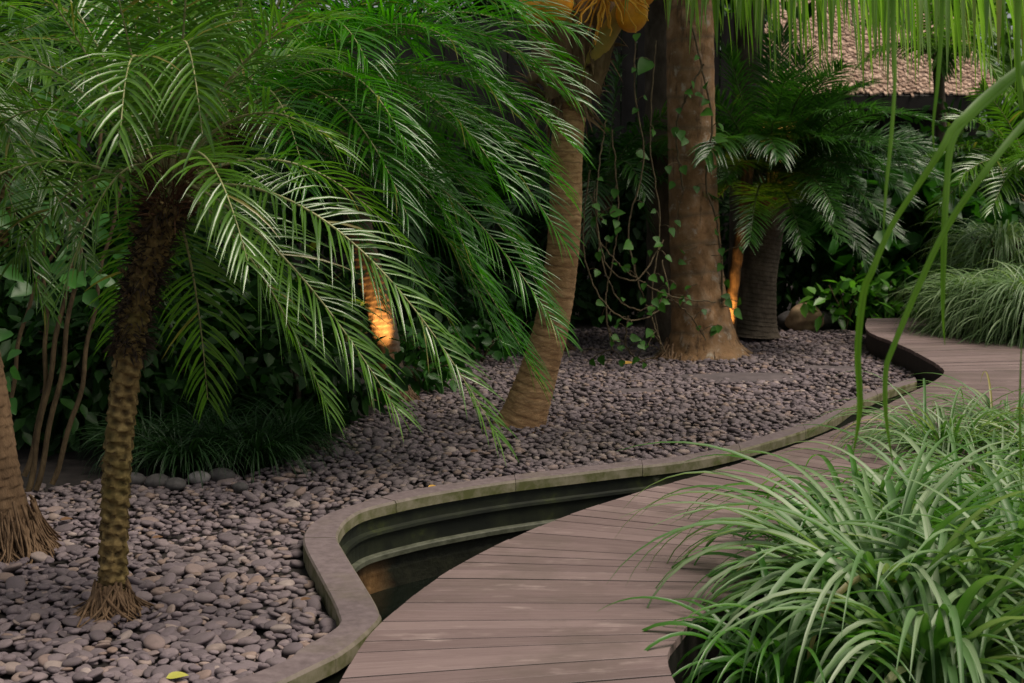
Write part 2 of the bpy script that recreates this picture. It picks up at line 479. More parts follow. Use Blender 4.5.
# ------------------------------------------------------------------ setting: path, pond, beds
DZ0, DZ1 = .12, .2
LP = [(-.72, -1.0, DZ0), (-.66, 2.0, DZ0), (-.6, 3.5, DZ0)]
RP = [(.8, -1.0, DZ0), (.66, 2.2, DZ0), (.55, 3.75, DZ0)]
for (lx, ly), (rx, ry) in [((335, 690), (668, 664)), ((365, 641), (682, 633)), ((395, 611), (706, 611)), ((455, 567), (768, 574)), ((545, 524), (830, 550)), ((640, 492), (885, 524)), ((740, 463), (950, 500))]:
    LP.append(tuple(gr(lx, ly, DZ0))); RP.append(tuple(gr(rx, ry, DZ0)))
for (lx, ly), r, z in [((830, 432), (2.75, 7.9), .14), ((900, 398), (3.6, 9.0), .17), ((941, 376), (4.3, 10.2), .2), ((938, 365), (4.9, 11.2), .2), ((905, 347), (5.5, 12.6), .2), ((868, 331), (6.0, 13.7), .2), ((867, 318), (6.3, 14.7), .2)]:
    LP.append(tuple(gr(lx, ly, z))); RP.append((*r, z))
LP = np.array(LP); RP = np.array(RP)
NS = 1200
def resample_pair(L, R, n):
    C = (L + R) / 2
    cum = np.concatenate([[0], np.cumsum(np.linalg.norm(np.diff(C, axis=0), axis=1))])
    k0 = np.arange(len(L))
    A = np.hstack([L, R])
    def cr(s):
        k = np.clip(np.searchsorted(cum, s, side='right') - 1, 0, len(L) - 2)
        t = ((s - cum[k]) / (cum[k + 1] - cum[k]))[:, None]
        p0 = A[np.maximum(k - 1, 0)]; p1 = A[k]; p2 = A[k + 1]; p3 = A[np.minimum(k + 2, len(L) - 1)]
        return 0.5 * (2 * p1 + (p2 - p0) * t + (2 * p0 - 5 * p1 + 4 * p2 - p3) * t ** 2 + (3 * p1 - p0 - 3 * p2 + p3) * t ** 3)
    return cr, cum[-1]
CR, DL = resample_pair(LP, RP, 0)
edges = CR(np.linspace(0, DL, 400))
DECK_L, DECK_R = edges[:, :3], edges[:, 3:]

mb = MB()
s = 0.0
while s < DL - .1:
    w = .106 + rng.uniform(-.004, .004)
    gp = rng.uniform(.0015, .0048); ss = np.array([s + gp, s + w - gp])
    # boards sag by a hair and end unevenly
    e = CR(np.linspace(ss[0], ss[1], 2))
    dz = rng.uniform(-.0025, .0025)
    a, b, c, d = e[0, :3], e[0, 3:], e[1, 3:], e[1, :3]
    nseg = 6
    top = []
    j1, j2 = rng.uniform(-.006, .006, 2)
    for k in range(nseg + 1):
        t = k / nseg
        t2 = t
        p = a + (b - a) * t2; q = d + (c - d) * t2
        bow = dz + .001 * math.sin(t * 5 + s)
        top.append((p + UP * bow, q + UP * bow))
    ln = np.linalg.norm(b - a); u0 = rng.uniform(0, 50); v0 = rng.uniform(0, 9)
    V = []; U = []
    for k, (p, q) in enumerate(top):
        u = u0 + ln * k / nseg
        dn = UP * .03
        ch = (q - p) / max(np.linalg.norm(q - p), 1e-6) * .002
        V += [p - dn, p - UP * .002, p + ch, q - ch, q - UP * .002, q - dn]
        U += [(u, v0), (u, v0 + .02), (u, v0 + .03), (u, v0 + .15), (u, v0 + .16), (u, v0 + .18)]
    f = []; f2 = []
    for k in range(nseg):
        for j in range(5):
            i = k * 6 + j
            (f if j in (1, 2, 3) else f2).append([i, i + 6, i + 7, i + 1])
    mb.add(V, f, U); mb.add(V, f2, U, 1)  # board side faces coloured dark, painting the shade in the gaps
    mb.add([V[0], V[1], V[2], V[3], V[4], V[5]], [[0, 1, 4, 5], [1, 2, 3, 4]], None)
    E = V[-6:]
    mb.add(E, [[5, 4, 1, 0], [4, 3, 2, 1]], None)
    s += w
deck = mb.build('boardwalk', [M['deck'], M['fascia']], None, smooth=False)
tag(deck, 'curving boardwalk of weathered brown planks between pebble bed and grass', 'boardwalk', kind='structure')
mb = MB()
for E, sg in ((DECK_L, 1), (DECK_R, -1)):
    T = nz(np.gradient(E, axis=0)); N = np.stack([T[:, 1], -T[:, 0], 0 * T[:, 0]], -1) * sg
    bot = np.where(E[:, 1] > 9, -.06, -.1)
    A = E + N * .012 - UP * .034; B = A.copy(); B[:, 2] = bot
    C_ = A + N * .03; D_ = B + N * .03
    n = len(E)
    for P, Q in ((A, B), (C_, D_), (B, D_)):
        i = np.arange(n - 1)
        mb.add(np.vstack([P, Q]), np.stack([i, i + 1, i + n + 1, i + n], -1))
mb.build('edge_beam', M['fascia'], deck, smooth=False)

# coping centre lines
ZC = .05
OUT = [(245, 683), (256, 672), (300, 648), (337, 626), (337, 612), (331, 598), (318, 573), (306, 550), (303, 538), (307, 528), (320, 517), (345, 507), (391, 494), (434, 486), (512, 475), (613, 463), (700, 452), (768, 434), (825, 415), (852, 399), (886, 386), (915, 377)]
INN = [(268, 700), (290, 678), (345, 650), (379, 620), (379, 610), (373, 597), (357, 571), (343, 548), (338, 538), (340, 529), (348, 519), (366, 509), (407, 499), (449, 491), (514, 481), (614, 469), (702, 458), (770, 441), (829, 421), (856, 404), (888, 391), (917, 382)]
OUTW = [(-2.6, 2.0, ZC), (-1.6, 3.6, ZC)] + [tuple(gr(x, y, ZC)) for x, y in OUT[1:]]
INNW = [(-2.35, 1.85, ZC), (-1.38, 3.35, ZC)] + [tuple(gr(x, y, ZC)) for x, y in INN[1:]]
cc, clen = resample_pair(np.array(OUTW), np.array(INNW), 0)
NCP = 260
ce = cc(np.linspace(0, clen, NCP))
CO, CI = ce[:, :3], ce[:, 3:]
acr = nz(CI - CO)
pw = thing('pond_wall', 'curved mossy pond wall with flat stone coping along the pebble bed', 'wall', (0, 0, 0))
mb = MB()
joints = np.linspace(0, clen, 15)
for k in range(14):
    a = cc(np.linspace(joints[k] + .002, joints[k + 1] - .002, 20))
    O, I = a[:, :3], a[:, 3:]
    n = len(O)
    X = nz(I - O)
    dz = rng.uniform(-.002, .002)
    secs = [O - UP * .09, O - UP * .008, O + X * .008, I - X * .010, I - UP * .012, I - UP * .06, I - X * .03 - UP * .06]
    secs = [q + UP * dz for q in secs]
    m_ = len(secs)
    V = np.stack(secs, 1).reshape(-1, 3)
    f = []
    for i in range(n - 1):
        for j in range(m_ - 1):
            f.append([i * m_ + j, i * m_ + j + 1, (i + 1) * m_ + j + 1, (i + 1) * m_ + j])
    mb.add(V, [q[::-1] for q in f])
    for e in (0, n - 1):
        mb.add(V[e * m_:(e + 1) * m_], [list(range(6))] if e else [list(range(6))[::-1]])
mb.build('coping', M['coping'], pw, smooth=False)
def strip(name, prof, mat):
    mb = MB(); n = NCP
    rows = [CI + acr * o + UP * (z - ZC) for o, z in prof]
    k = len(rows)
    V = np.stack(rows, 1).reshape(-1, 3)
    f = [[(i + 1) * k + j, (i + 1) * k + j + 1, i * k + j + 1, i * k + j] for i in range(n - 1) for j in range(k - 1)]
    mb.add(V, f)
    return mb.build(name, mat, pw, smooth=False)
strip('wall_face', [(-.022, .0), (-.02, -.075), (.012, -.08), (.014, -.095), (-.008, -.1), (-.006, -.2)], M['wall'])
strip('ledge', [(-.004, -.19), (.02, -.195), (.024, -.2), (.024, -.222), (-.03, -.228)], M['ledge'])
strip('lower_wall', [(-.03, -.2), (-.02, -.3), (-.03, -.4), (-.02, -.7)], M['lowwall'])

# ground sheets
mb = MB(); poly(mb, [(-400, -100), (400, -100), (400, 700), (-400, 700)], -.62)
tag(mb.build('ground', M['soil'], smooth=False), kind='structure')
mb = MB()
wp = [tuple(p[:2] - acr[i][:2] * .03) for i, p in enumerate(CI)] + [(4.5, 9.6), (3.5, 7.0), (2.5, 4), (2.0, -1), (-2.0, -1)]
poly(mb, wp, -.4)
tag(mb.build('water', M['water'], smooth=False), kind='structure')
bed = [tuple(p[:2] + acr[i][:2] * .03) for i, p in enumerate(CO)]
bed += [(3.5, 10.5), (3.6, 11.5), (3.4, 13.6), (6.5, 16), (9, 17), (14, 40), (-14, 40), (-14, 1.5), (-3.5, 1.2)]
mb = MB(); poly(mb, bed, -.045)
tag(mb.build('pebble_bed_floor', M['bedbase'], smooth=False), kind='structure')
mb = MB()
pl = [tuple(p[:2] + np.array([.06, -.02])) for p in DECK_R] + [(9, 16.5), (14, 16), (14, -2), (.9, -2)]
poly(mb, pl, -.12)
tag(mb.build('planting_soil', M['soil'], smooth=False), kind='structure')

# ------------------------------------------------------------------ pebbles
def inside(px_, py_, P):
    P = np.asarray(P); c = np.zeros(len(px_), bool); j = len(P) - 1
    for i in range(len(P)):
        xi, yi = P[i]; xj, yj = P[j]
        hit = ((yi > py_) != (yj > py_)) & (px_ < (xj - xi) * (py_ - yi) / (yj - yi + 1e-12) + xi)
        c ^= hit; j = i
    return c
back_px = [(905, 381), (928, 371), (900, 350), (872, 338), (845, 326), (760, 326), (640, 326), (560, 332), (470, 352), (400, 392), (350, 425), (318, 452), (250, 474), (120, 478), (60, 484), (-60, 500), (-220, 560)]
pb = [tuple(p[:2]) for p in CO - acr * .02] + [tuple(gr(x, y, 0)[:2]) for x, y in back_px]
pb = np.array(pb)
step = .039
gx = np.arange(-4.2, 4.0, step); gy = np.arange(2.0, 15.2, step)
GX, GY = np.meshgrid(gx, gy)
PX = (GX + rng.uniform(-.026, .026, GX.shape)).ravel(); PY = (GY + rng.uniform(-.026, .026, GY.shape)).ravel()
ok = inside(PX, PY, pb)
PX, PY = PX[ok], PY[ok]
Q = np.stack([PX, PY, np.zeros_like(PX)], -1)
sx, sy, sd = proj(Q)
ok = (sx > -120) & (sx < 1150) & (sy < 760)
PX, PY, sx, sy, sd = PX[ok], PY[ok], sx[ok], sy[ok], sd[ok]
SLABS = [(745, 377, 1.05, .5, .12), (832, 369, .7, .42, -.2), (640, 392, .6, .34, .3), (700, 352, .6, .4, .2)]
ok = np.ones(len(PX), bool)
slabw = []
for (a, b, w, h, r) in SLABS:
    g = gr(a, b, 0); slabw.append(g)
    dx, dy = PX - g[0], PY - g[1]
    u = dx * math.cos(r) + dy * math.sin(r); v = -dx * math.sin(r) + dy * math.cos(r)
    ok &= ~(((u / (w / 2)) ** 2 + (v / (h / 2)) ** 2) < .55)
PX, PY, sx, sy, sd = PX[ok], PY[ok], sx[ok], sy[ok], sd[ok]
N = len(PX)
A = rng.lognormal(math.log(.0272), .3, N).clip(.016, .06)
Bx = A * rng.uniform(.62, .9, N); Cz = A * rng.uniform(.24, .44, N)
yaw = rng.uniform(0, 2 * PI, N); tx = rng.normal(0, .22, N); ty = rng.normal(0, .22, N)
und = .022 * np.sin(PX * 1.7 + .6 * np.sin(PY * 1.1)) * np.sin(PY * 1.3 + PX * .4)
edge_far = np.clip((sd - 5) / 6, 0, 1)
PZ = -.022 + und + rng.uniform(-.014, .016, N) + .012 * edge_far
def rotm(yaw, tx, ty):
    cz, sz, cx, sx_, cy, sy_ = np.cos(yaw), np.sin(yaw), np.cos(tx), np.sin(tx), np.cos(ty), np.sin(ty)
    R = np.empty((len(yaw), 3, 3))
    R[:, 0, 0] = cz * cy - sz * sx_ * sy_; R[:, 0, 1] = -sz * cx; R[:, 0, 2] = cz * sy_ + sz * sx_ * cy
    R[:, 1, 0] = sz * cy + cz * sx_ * sy_; R[:, 1, 1] = cz * cx; R[:, 1, 2] = sz * sy_ - cz * sx_ * cy
    R[:, 2, 0] = -cx * sy_; R[:, 2, 1] = sx_; R[:, 2, 2] = cx * cy
    return R
RM = rotm(yaw, tx, ty)
def variant(k, sub):
    V, Fc = ico(sub)
    W = V.copy()
    W = np.sign(W) * np.abs(W) ** .9
    W = W * (1 + .16 * vnoise(V, 1.3, k + 1)[:, None])
    return W, Fc
vis = (sx > 2) & (sx < 1022) & (sy < 680) & (sy > 300) & ~((sx > 240) & (sy > 680 - (sx - 240) * .55))
size = A * Bx / sd ** 2.6 * np.where(vis, 1, 0)
near = np.zeros(N, bool); near[np.argsort(-size)[:300]] = True
mb = MB()
for k in range(8):
    for sub, sel in ((2, sd < 6.6), (1, sd >= 6.6)):
        W, Fc = variant(k, sub)
        idx = np.where((np.arange(N) % 8 == k) & sel & ~near)[0]
        if not len(idx): continue
        X = W[None] * np.stack([A[idx], Bx[idx], Cz[idx]], -1)[:, None]
        X = np.einsum('nij,nvj->nvi', RM[idx], X) + np.stack([PX[idx], PY[idx], PZ[idx]], -1)[:, None]
        FF = (Fc[None] + (np.arange(len(idx)) * len(W))[:, None, None]).reshape(-1, 3)
        mb.add(X.reshape(-1, 3), FF)
pebs = mb.build('pebble_bed', M['pebble'])
tag(pebs, 'bed of smooth flat grey and mauve river pebbles behind the front rows', 'pebbles', kind='stuff')
pm = []
for k in range(8):
    mb = MB(); W, Fc = variant(k, 3); mb.add(W, Fc)
    o = mb.build('pebble', M['pebble1'])
    pm.append(o.data); bpy.data.objects.remove(o)
from mathutils import Matrix
for q in np.where(near)[0]:
    o = bpy.data.objects.new('pebble', pm[q % 8]); COL.objects.link(o)
    R = RM[q]
    o.rotation_euler = Matrix(R.tolist()).to_euler()
    o.location = (PX[q], PY[q], PZ[q]); o.scale = (A[q], Bx[q], Cz[q])
    tag(o, 'one of the smooth flat river pebbles in the nearest rows of the bed', 'pebble', 'nearest pebbles of the pebble bed')

SL = ['broad flat grey stepping slab sunk in the pebbles before the thick trunk', 'flat stepping slab sunk in the pebbles nearest the far boardwalk edge', 'smaller flat slab sunk in the pebbles right of the coconut palm', 'flat slab in the pebbles tucked against the thick trunk']
for k, ((a, b, w, h, r), g) in enumerate(zip(SLABS, slabw)):
    mb = MB(); n = 40; th = np.linspace(0, 2 * PI, n, endpoint=False)
    rad = 1 + .07 * np.sin(3 * th + k) + .05 * np.sin(5 * th + 2 * k) + rng.normal(0, .012, n)
    rings = []
    for sc, z in ((1, -.04), (1, -.004), (.96, .008), (.6, .01 + und.mean())):
        x = w / 2 * sc * rad * np.sign(np.cos(th)) * np.abs(np.cos(th)) ** .75; y = h / 2 * sc * rad * np.sign(np.sin(th)) * np.abs(np.sin(th)) ** .75
        rings.append(np.stack([g[0] + x * math.cos(r) - y * math.sin(r), g[1] + x * math.sin(r) + y * math.cos(r), np.full(n, z)], -1))
    V = np.vstack(rings); f = []
    for i in range(3):
        for j in range(n):
            f.append([i * n + j, i * n + (j + 1) % n, (i + 1) * n + (j + 1) % n, (i + 1) * n + j])
    mb.add(V, f); mb.add(rings[3], [list(range(n))])
    tag(mb.build('stepping_slab', M['slab'], loc=g), SL[k], 'stone slab', 'flat slabs sunk in the pebbles')

# rounded stones in front of the dark grass
ST = [(199, 481, .052, 'pale', 'pale grey round stone in front of the dark grass, lightest of its row'),
      (176, 487, .05, 'd', 'small dark round stone just left of the pale stone by the grass'),
      (158, 485, .058, 'd', 'dark rounded stone two places left of the pale stone by the grass'),
      (134, 483, .055, 'd', 'dark rounded stone touching the slim palm trunk at the edge of the grass'),
      (222, 479, .062, 'd', 'dark rounded stone just right of the pale stone by the grass'),
      (240, 489, .036, 'd', 'smallest dark rounded stone, right end of the row by the grass')]
for k, (x, y, r, t, lab) in enumerate(ST):
    g = gr(x, y, 0); mb = MB()
    blob(mb, g + UP * r * .3, (r * 1.2, r, r * .75), 3, .08, 1.4, k)
    tag(mb.build('rounded_stone', M['stonelight'] if t == 'pale' else M['stone'], loc=g), lab, 'stone', 'rounded stones edging the dark grass')

# ------------------------------------------------------------------ plants: generators
def frond(parent, root, tip, arch, n=50, L=.2, W=.013, t0=.16, a0=75, a1=28, lift=.25, sag=.6, leaf='pygmy', rib='rib', rr=.007, nseg=4, cp=.45, prof='leaflet', gap=0, fold=.25, name='frond', ljit=0):
    root = np.asarray(root, float); tip = np.asarray(tip, float)
    ctrl = root * (1 - cp) + tip * cp + UP * arch
    t = np.linspace(0, 1, 28)[:, None]
    P = (1 - t) ** 2 * root + 2 * t * (1 - t) * ctrl + t ** 2 * tip
    lat = nz(np.cross(tip - root, UP)) * rng.normal(0, .03) * np.linalg.norm(tip - root)
    P = P + lat * (t * t)
    tt = np.linspace(t0, .995, n)
    B = np.stack([np.interp(tt, t[:, 0], P[:, k]) for k in range(3)], -1)
    T0 = nz(np.gradient(P, axis=0))
    T = nz(np.stack([np.interp(tt, t[:, 0], T0[:, k]) for k in range(3)], -1))
    S = nz(np.cross(T, UP) + 1e-4); Nn = np.cross(S, T)
    roll = rng.normal(0, .25)
    S2 = S * math.cos(roll) + Nn * math.sin(roll); Nn = np.cross(S2, T); S = S2
    mb = MB()
    v = (tt - t0) / (1 - t0)
    for sgn in (-1, 1):
        keep = rng.uniform(size=n) > gap
        a = np.radians(a0 + (a1 - a0) * v ** 1.1 + rng.normal(0, 5, n))
        lf = lift + rng.normal(0, .12, n)
        d = T * np.cos(a)[:, None] + S * (sgn * np.sin(a))[:, None] + Nn * lf[:, None]
        ln = L * (.68 + .32 * np.sin(PI * np.clip(v, 0, 1) ** .75)) * (1 - .3 * v ** 5) * rng.uniform(.88 - ljit, 1.08, n)
        nn = Nn - S * (sgn * .25) + rng.normal(0, .12, (n, 3))
        j = B + rng.normal(0, .003, (n, 3))
        blades(mb, j[keep], d[keep], nn[keep], ln[keep], W * rng.uniform(.85, 1.1, n)[keep], (sag * rng.uniform(.6, 1.4, n))[keep], nseg, prof, fold)
    fo = mb.build(name, M[leaf], parent)
    mr = MB(); tube(mr, P, rr * (1.25 - 1.05 * t[:, 0]), 6)
    mr.build('midrib', M[rib], fo)
    return fo

def rand_tip(root, az, el, L, droop):
    h = L * math.cos(el)
    return np.asarray(root) + np.array([math.cos(az) * h, math.sin(az) * h, L * math.sin(el) - droop])

def scar_disp(nk=7, pitch=.046, amp=.24):
    def f(th, L):
        u = th * nk / (2 * PI); v = L / pitch + 2 * th / (2 * PI) + .22 * np.sin(th * 5 + L * 31) * np.sin(th * 5)
        row = np.floor(v); ph = v - row
        uu = u + .5 * (row % 2)
        c = np.abs((uu - np.floor(uu)) - .5) * 2
        return 1 + amp * ((1 - c ** 2) * (1 - ph) - .25) + .03 * np.sin(th * 3 + L * 9)
    return f

def roots(mb, c, r0, r1, h, n, w=.012):
    th = rng.uniform(0, 2 * PI, n)
    z0 = h * rng.uniform(.08, 1, n) ** 1.3
    for a, z in zip(th, z0):
        k = rng.uniform(.85, 1.15); o = np.array([math.cos(a), math.sin(a), 0])
        rr = r0 + (r1 - r0) * (1 - z / h) * .4
        tg = np.array([-o[1], o[0], 0]) * rng.normal(0, .035)
        P = np.array([c + o * rr * .93 + UP * z, c + o * (rr * .8 + r1 * .2) + UP * z * .6 + tg * .5, c + o * (rr * .45 + r1 * .55) * k + UP * z * .2 + tg, c + o * r1 * k - UP * .02 + tg * 2])
        tube(mb, catmull(P, 7), w * rng.uniform(.6, 1.3) * np.linspace(1.1, .6, 7), 5, cap=False)

def pygmy(label, path, r, tips, extra, name='date_palm', leaf='pygmy', rib='rib', L=.31, W=.0125, n=44, fr_len=1.15, group=None, trunkmat='pygtrunk', fib=True, rr=.006, sag=.7, nk=6, flare=1.35, arch=.32, roottop=.12, amp=.27, rootsn=1, stubs=True, cp=.5, lift=.25, gap=.05):
    path = [np.asarray(p, float) for p in path]
    base = path[0]
    t = thing(name, label, 'palm', base, group)
    C = catmull(path, 340)
    u = np.linspace(0, 1, 340)
    rad = r * (1 + (flare - 1) * np.exp(-u * (22 if flare < 1.45 else 9))) * (1 + .25 * np.clip((u - .72) / .28, 0, 1))
    mb = MB(); tube(mb, C, rad, 40, disp=scar_disp(nk, amp=amp))
    # persistent leaf stubs on the stem
    zz = np.sort(rng.uniform(.03, .97, 210)); k = (zz * 339).astype(int)
    th = np.arange(210) * 2.399963
    o = np.stack([np.cos(th), np.sin(th), 0 * th], -1)
    ups = np.clip((zz - .5) / .4, 0, 1)
    if stubs: blades(mb, C[k] + o * (rad[k] * .93)[:, None], o * .75 + UP * (.7 - .2 * ups[:, None]) + rng.normal(0, .15, o.shape), o, (.017 + .05 * ups) * rng.uniform(.6, 1.2, 210) * (r / .05) ** .5, .026 * (r / .05) ** .6, -.3, 3, 'leaf', .35, m=1)
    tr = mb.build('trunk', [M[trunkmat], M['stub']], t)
    mb = MB(); rootsn and roots(mb, base, r * flare * .95, r * flare * 1.5, roottop, int(210 * (r / .05) ** .7), .0055)
    rootsn and mb.build('root_mass', M['root'], t)
    top = C[-1]
    if fib:
        mb = MB()
        m_ = 1300
        kk = (rng.uniform(.62, 1, m_) * 339).astype(int)
        th = rng.uniform(0, 2 * PI, m_); o = np.stack([np.cos(th), np.sin(th), 0 * th], -1)
        blades(mb, C[kk] + o * (rad[kk] * .95)[:, None], o * .9 + rng.normal(0, .5, (m_, 3)) + UP * .25, rng.normal(0, 1, (m_, 3)), rng.uniform(.03, .085, m_), rng.uniform(.003, .012, m_), .8, 3, 'leaflet', .1)
        mb.build('dark_fibre', M['fibredark'], tr)
        mb = MB(); m_ = 700
        th = rng.uniform(0, 2 * PI, m_); o = np.stack([np.cos(th), np.sin(th), 0 * th], -1)
        h = rng.uniform(-.06, .16, m_)
        rad_ = r * (1.25 + .7 * np.clip(h / .16, 0, 1))
        blades(mb, top + o * (rad_ * rng.uniform(.5, 1, m_))[:, None] + UP * h[:, None], o * .7 + UP * rng.uniform(0, 1.4, m_)[:, None] + rng.normal(0, .4, (m_, 3)), rng.normal(0, 1, (m_, 3)), rng.uniform(.05, .15, m_), rng.uniform(.002, .008, m_), .3, 3, 'leaflet', .1)
        mb.build('crown_fibre', M['fibre'], t)
    for (tp, ar) in tips:
        d = nz(np.array([tp[0] - top[0], tp[1] - top[1], 0]))
        rt = top + d * r * .6 + UP * rng.uniform(.0, .12)
        ln = np.linalg.norm(tp - rt)
        frond(t, rt, tp, ar, int(n * np.clip(ln / fr_len, .6, 1.6)), L * rng.uniform(.9, 1.1), W, leaf=leaf, rib=rib, rr=rr, sag=sag, cp=cp, lift=lift, gap=gap)
    for k in range(extra[0]):
        az = extra[1] + (extra[2] - extra[1]) * (k + rng.uniform(.2, .8)) / extra[0]
        el = rng.uniform(.15, 1.1); l = fr_len * rng.uniform(.85, 1.1)
        rt = top + np.array([math.cos(az), math.sin(az), 0]) * r * .6 + UP * rng.uniform(0, .12)
        frond(t, rt, rand_tip(rt, az, el, l, .45 * fr_len), arch * rng.uniform(.7, 1.3), n, L * rng.uniform(.9, 1.1), W, leaf=leaf, rib=rib, rr=rr, sag=sag, cp=cp, lift=lift, gap=gap)
    return t

# --- slim pygmy palm, left foreground
Y1 = gr(112, 608, 0)[1]
T = lambda x, y, Y, a=.28: (at(x, y, Y), a)
tips1 = [T(-60, 215, 5.0, .34), T(-30, 150, 5.3, .45), T(104, 142, 4.35, .72), T(207, 134, 4.4, .78), T(90, -100, 5.0, .05), T(150, -130, 5.0, .02), T(205, -110, 4.8, .1), T(275, -60, 5.2, .15), T(20, -60, 5.0, .1), T(350, -30, 5.3, .25), T(250, 262, 4.7, .42), T(392, 408, 5.0, .26), T(330, 410, 5.35, .3), T(222, 400, 5.8, .2),
         T(497, 432, 5.15, .62), T(118, 340, 5.9, .2), T(70, 290, 5.0, .35), T(120, -70, 5.2, .1), T(40, -40, 5.4, .15), T(240, -60, 5.2, .15), T(320, 20, 5.0, .3), T(-10, 50, 5.2, .25), T(340, 150, 5.0, .35), T(400, 240, 5.6, .4), T(180, -90, 5.8, .1), T(290, 330, 5.9, .3), T(20, 260, 5.8, .3)]
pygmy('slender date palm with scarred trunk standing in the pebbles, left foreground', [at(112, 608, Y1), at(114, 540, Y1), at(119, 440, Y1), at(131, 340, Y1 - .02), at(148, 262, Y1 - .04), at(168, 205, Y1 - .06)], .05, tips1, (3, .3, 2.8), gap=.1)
# --- second palm behind it
Y2 = 8.3
T2 = lambda x, y, Y=7.6, a=.5: (at(x, y, Y), a * (1.5 if y < 260 else 1.3))
tips2 = [T2(572, 145), T2(566, 195, 7.9), T2(552, 335, 7.6, .6), T2(540, 375, 7.9, .6), T2(548, 85, 7.9, .5), T2(565, 30, 7.5, .5), T2(520, -30, 8.0, .4), T2(430, -80, 7.8, .3), T2(396, 215, 6.9, .55), T2(330, -90, 8, .2), T2(250, -100, 8, .1), T2(140, -60, 8, .2), T2(482, 280, 7.5, .6), T2(455, 335, 8.4, .5), T2(420, 150, 6.7, .5),
         T2(90, 40, 7.6, .3), T2(60, 140, 8, .4), T2(380, 300, 8.6, .5), T2(500, 220, 8.6, .5), T2(470, 60, 7.0, .45), T2(370, 60, 7.0, .5), T2(300, 190, 6.9, .5), T2(120, 300, 8.5, .3), T2(480, 160, 8.8, .5), T2(530, 260, 8.2, .6), T2(575, 100, 7.8, .6), T2(560, 60, 8.3, .55), T2(562, 240, 8.2, .65), T2(545, 300, 8.4, .7), T2(500, 345, 8.0, .7), T2(510, 190, 7.2, .6), T2(495, 100, 7.4, .6), T2(535, 20, 7.2, .5), T2(440, 10, 7.4, .4), T2(545, 150, 8.6, .6)]
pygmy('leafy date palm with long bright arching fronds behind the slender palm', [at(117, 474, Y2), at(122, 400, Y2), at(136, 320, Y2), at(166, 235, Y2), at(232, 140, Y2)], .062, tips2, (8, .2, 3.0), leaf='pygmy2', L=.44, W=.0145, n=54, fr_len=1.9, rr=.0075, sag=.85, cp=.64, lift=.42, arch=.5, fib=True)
# --- third palm with the lit trunk
Y3 = 10.6
tips3 = [(at(450, 200, 10), .4), (at(470, 120, 10.2), .4), (at(200, 150, 10.5), .5), (at(260, 20, 11), .3), (at(400, 0, 10.5), .3), (at(480, 260, 10.4), .6), (at(430, 330, 10.2), .7), (at(250, 270, 10.4), .6), (at(350, -60, 11), .2)]
pygmy('date palm whose trunk is lit orange by a lamp, behind the bright fronds', [at(393, 400, Y3), at(384, 330, Y3), at(366, 260, Y3), at(350, 180, Y3), at(340, 100, Y3)], .1, tips3, (6, .2, 3), leaf='darkfrond', rib='ribdark', L=.32, W=.018, n=55, fr_len=1.7, nk=9, amp=.08, stubs=False, trunkmat='greytrunk')
# --- palm at the left edge
Y0 = gr(14, 548, 0)[1]
tips0 = [(at(62, 92, 5.6), .35), (at(98, 55, 6.0), .3), (at(75, 262, 5.5), .5), (at(40, 310, 5.7), .45), (at(130, 10, 6.2), .25), (at(60, -60, 6), .2), (at(30, 170, 5.2), .4), (at(-20, 120, 5.2), .4), (at(90, 190, 6.4), .5), (at(20, 10, 5.7), .3)]
pygmy('palm with thick rooty trunk base cut by the left edge of the view', [at(6, 548, Y0), at(-4, 500, Y0), at(-16, 430, Y0), at(-40, 300, Y0), at(-60, 180, Y0), at(-70, 110, Y0)], .125, tips0, (5, 1.5, 4.5), leaf='pygmy', L=.27, W=.016, n=52, fr_len=1.3, trunkmat='browntrunk', nk=9, amp=.05, flare=1.15, roottop=.24, stubs=False)
# --- background palms
Y5 = 14.3
tips5 = [(at(x, y, Yq), a) for x, y, Yq, a in [(925, 120, 12.9, .6), (935, 178, 12.8, .75), (895, 235, 12.6, .7), (870, 85, 12.9, .5), (815, 78, 12.6, .5), (680, 150, 12.9, .45), (690, 165, 13.2, .4), (700, 235, 13.4, .5), (715, 95, 13.4, .3), (765, 40, 13.6, .2), (840, 66, 13.0, .45), (885, 112, 13.0, .6), (910, 172, 13.0, .7), (868, 222, 13.0, .5), (866, 265, 13.2, .6), (830, 140, 12.8, .5), (800, 250, 12.7, .5), (745, 245, 12.7, .5), (930, 150, 13.8, .5), (790, 30, 14, .25), (850, 180, 12.9, .5), (725, 180, 12.8, .4), (805, 55, 13.6, .3), (845, 90, 13.4, .4), (880, 145, 12.9, .5), (728, 50, 13.8, .25), (780, 75, 13.2, .3), (690, 120, 13.6, .4), (820, 110, 12.7, .45), (910, 200, 13.0, .6), (842, 215, 12.6, .55), (770, 120, 12.6, .4)]]
pygmy('dark spreading palm on a stout grey trunk beside the thick vine-clad trunk', [at(752, 335, Y5), at(755, 300, Y5), at(760, 250, Y5), at(768, 196, Y5)], .2, tips5, (6, 0, 6.28), leaf='darkfrond', rib='ribdark', L=.33, W=.015, n=84, fr_len=1.6, trunkmat='greytrunk', nk=11, amp=.035, flare=1.5, sag=.35, rr=.012, name='date_palm', fib=False, rootsn=0, stubs=False)
tips6 = [(at(x, y, Yq), a) for x, y, Yq, a in [(672, 135, 13.0, .55), (684, 175, 13.2, .55), (640, 195, 12.8, .6), (560, 150, 13.2, .4), (650, 225, 13.4, .6), (620, 60, 13.6, .3), (700, 110, 13.4, .5), (590, 240, 13, .5)]]
pygmy('small dark palm with pale glinting fronds behind the coconut palm', [at(552, 350, 13.6), at(564, 270, 13.6), at(600, 195, 13.6)], .11, tips6, (4, 0, 6.28), leaf='darkfrond', rib='ribdark', L=.3, W=.02, n=45, fr_len=1.2, trunkmat='greytrunk', nk=9, fib=False)
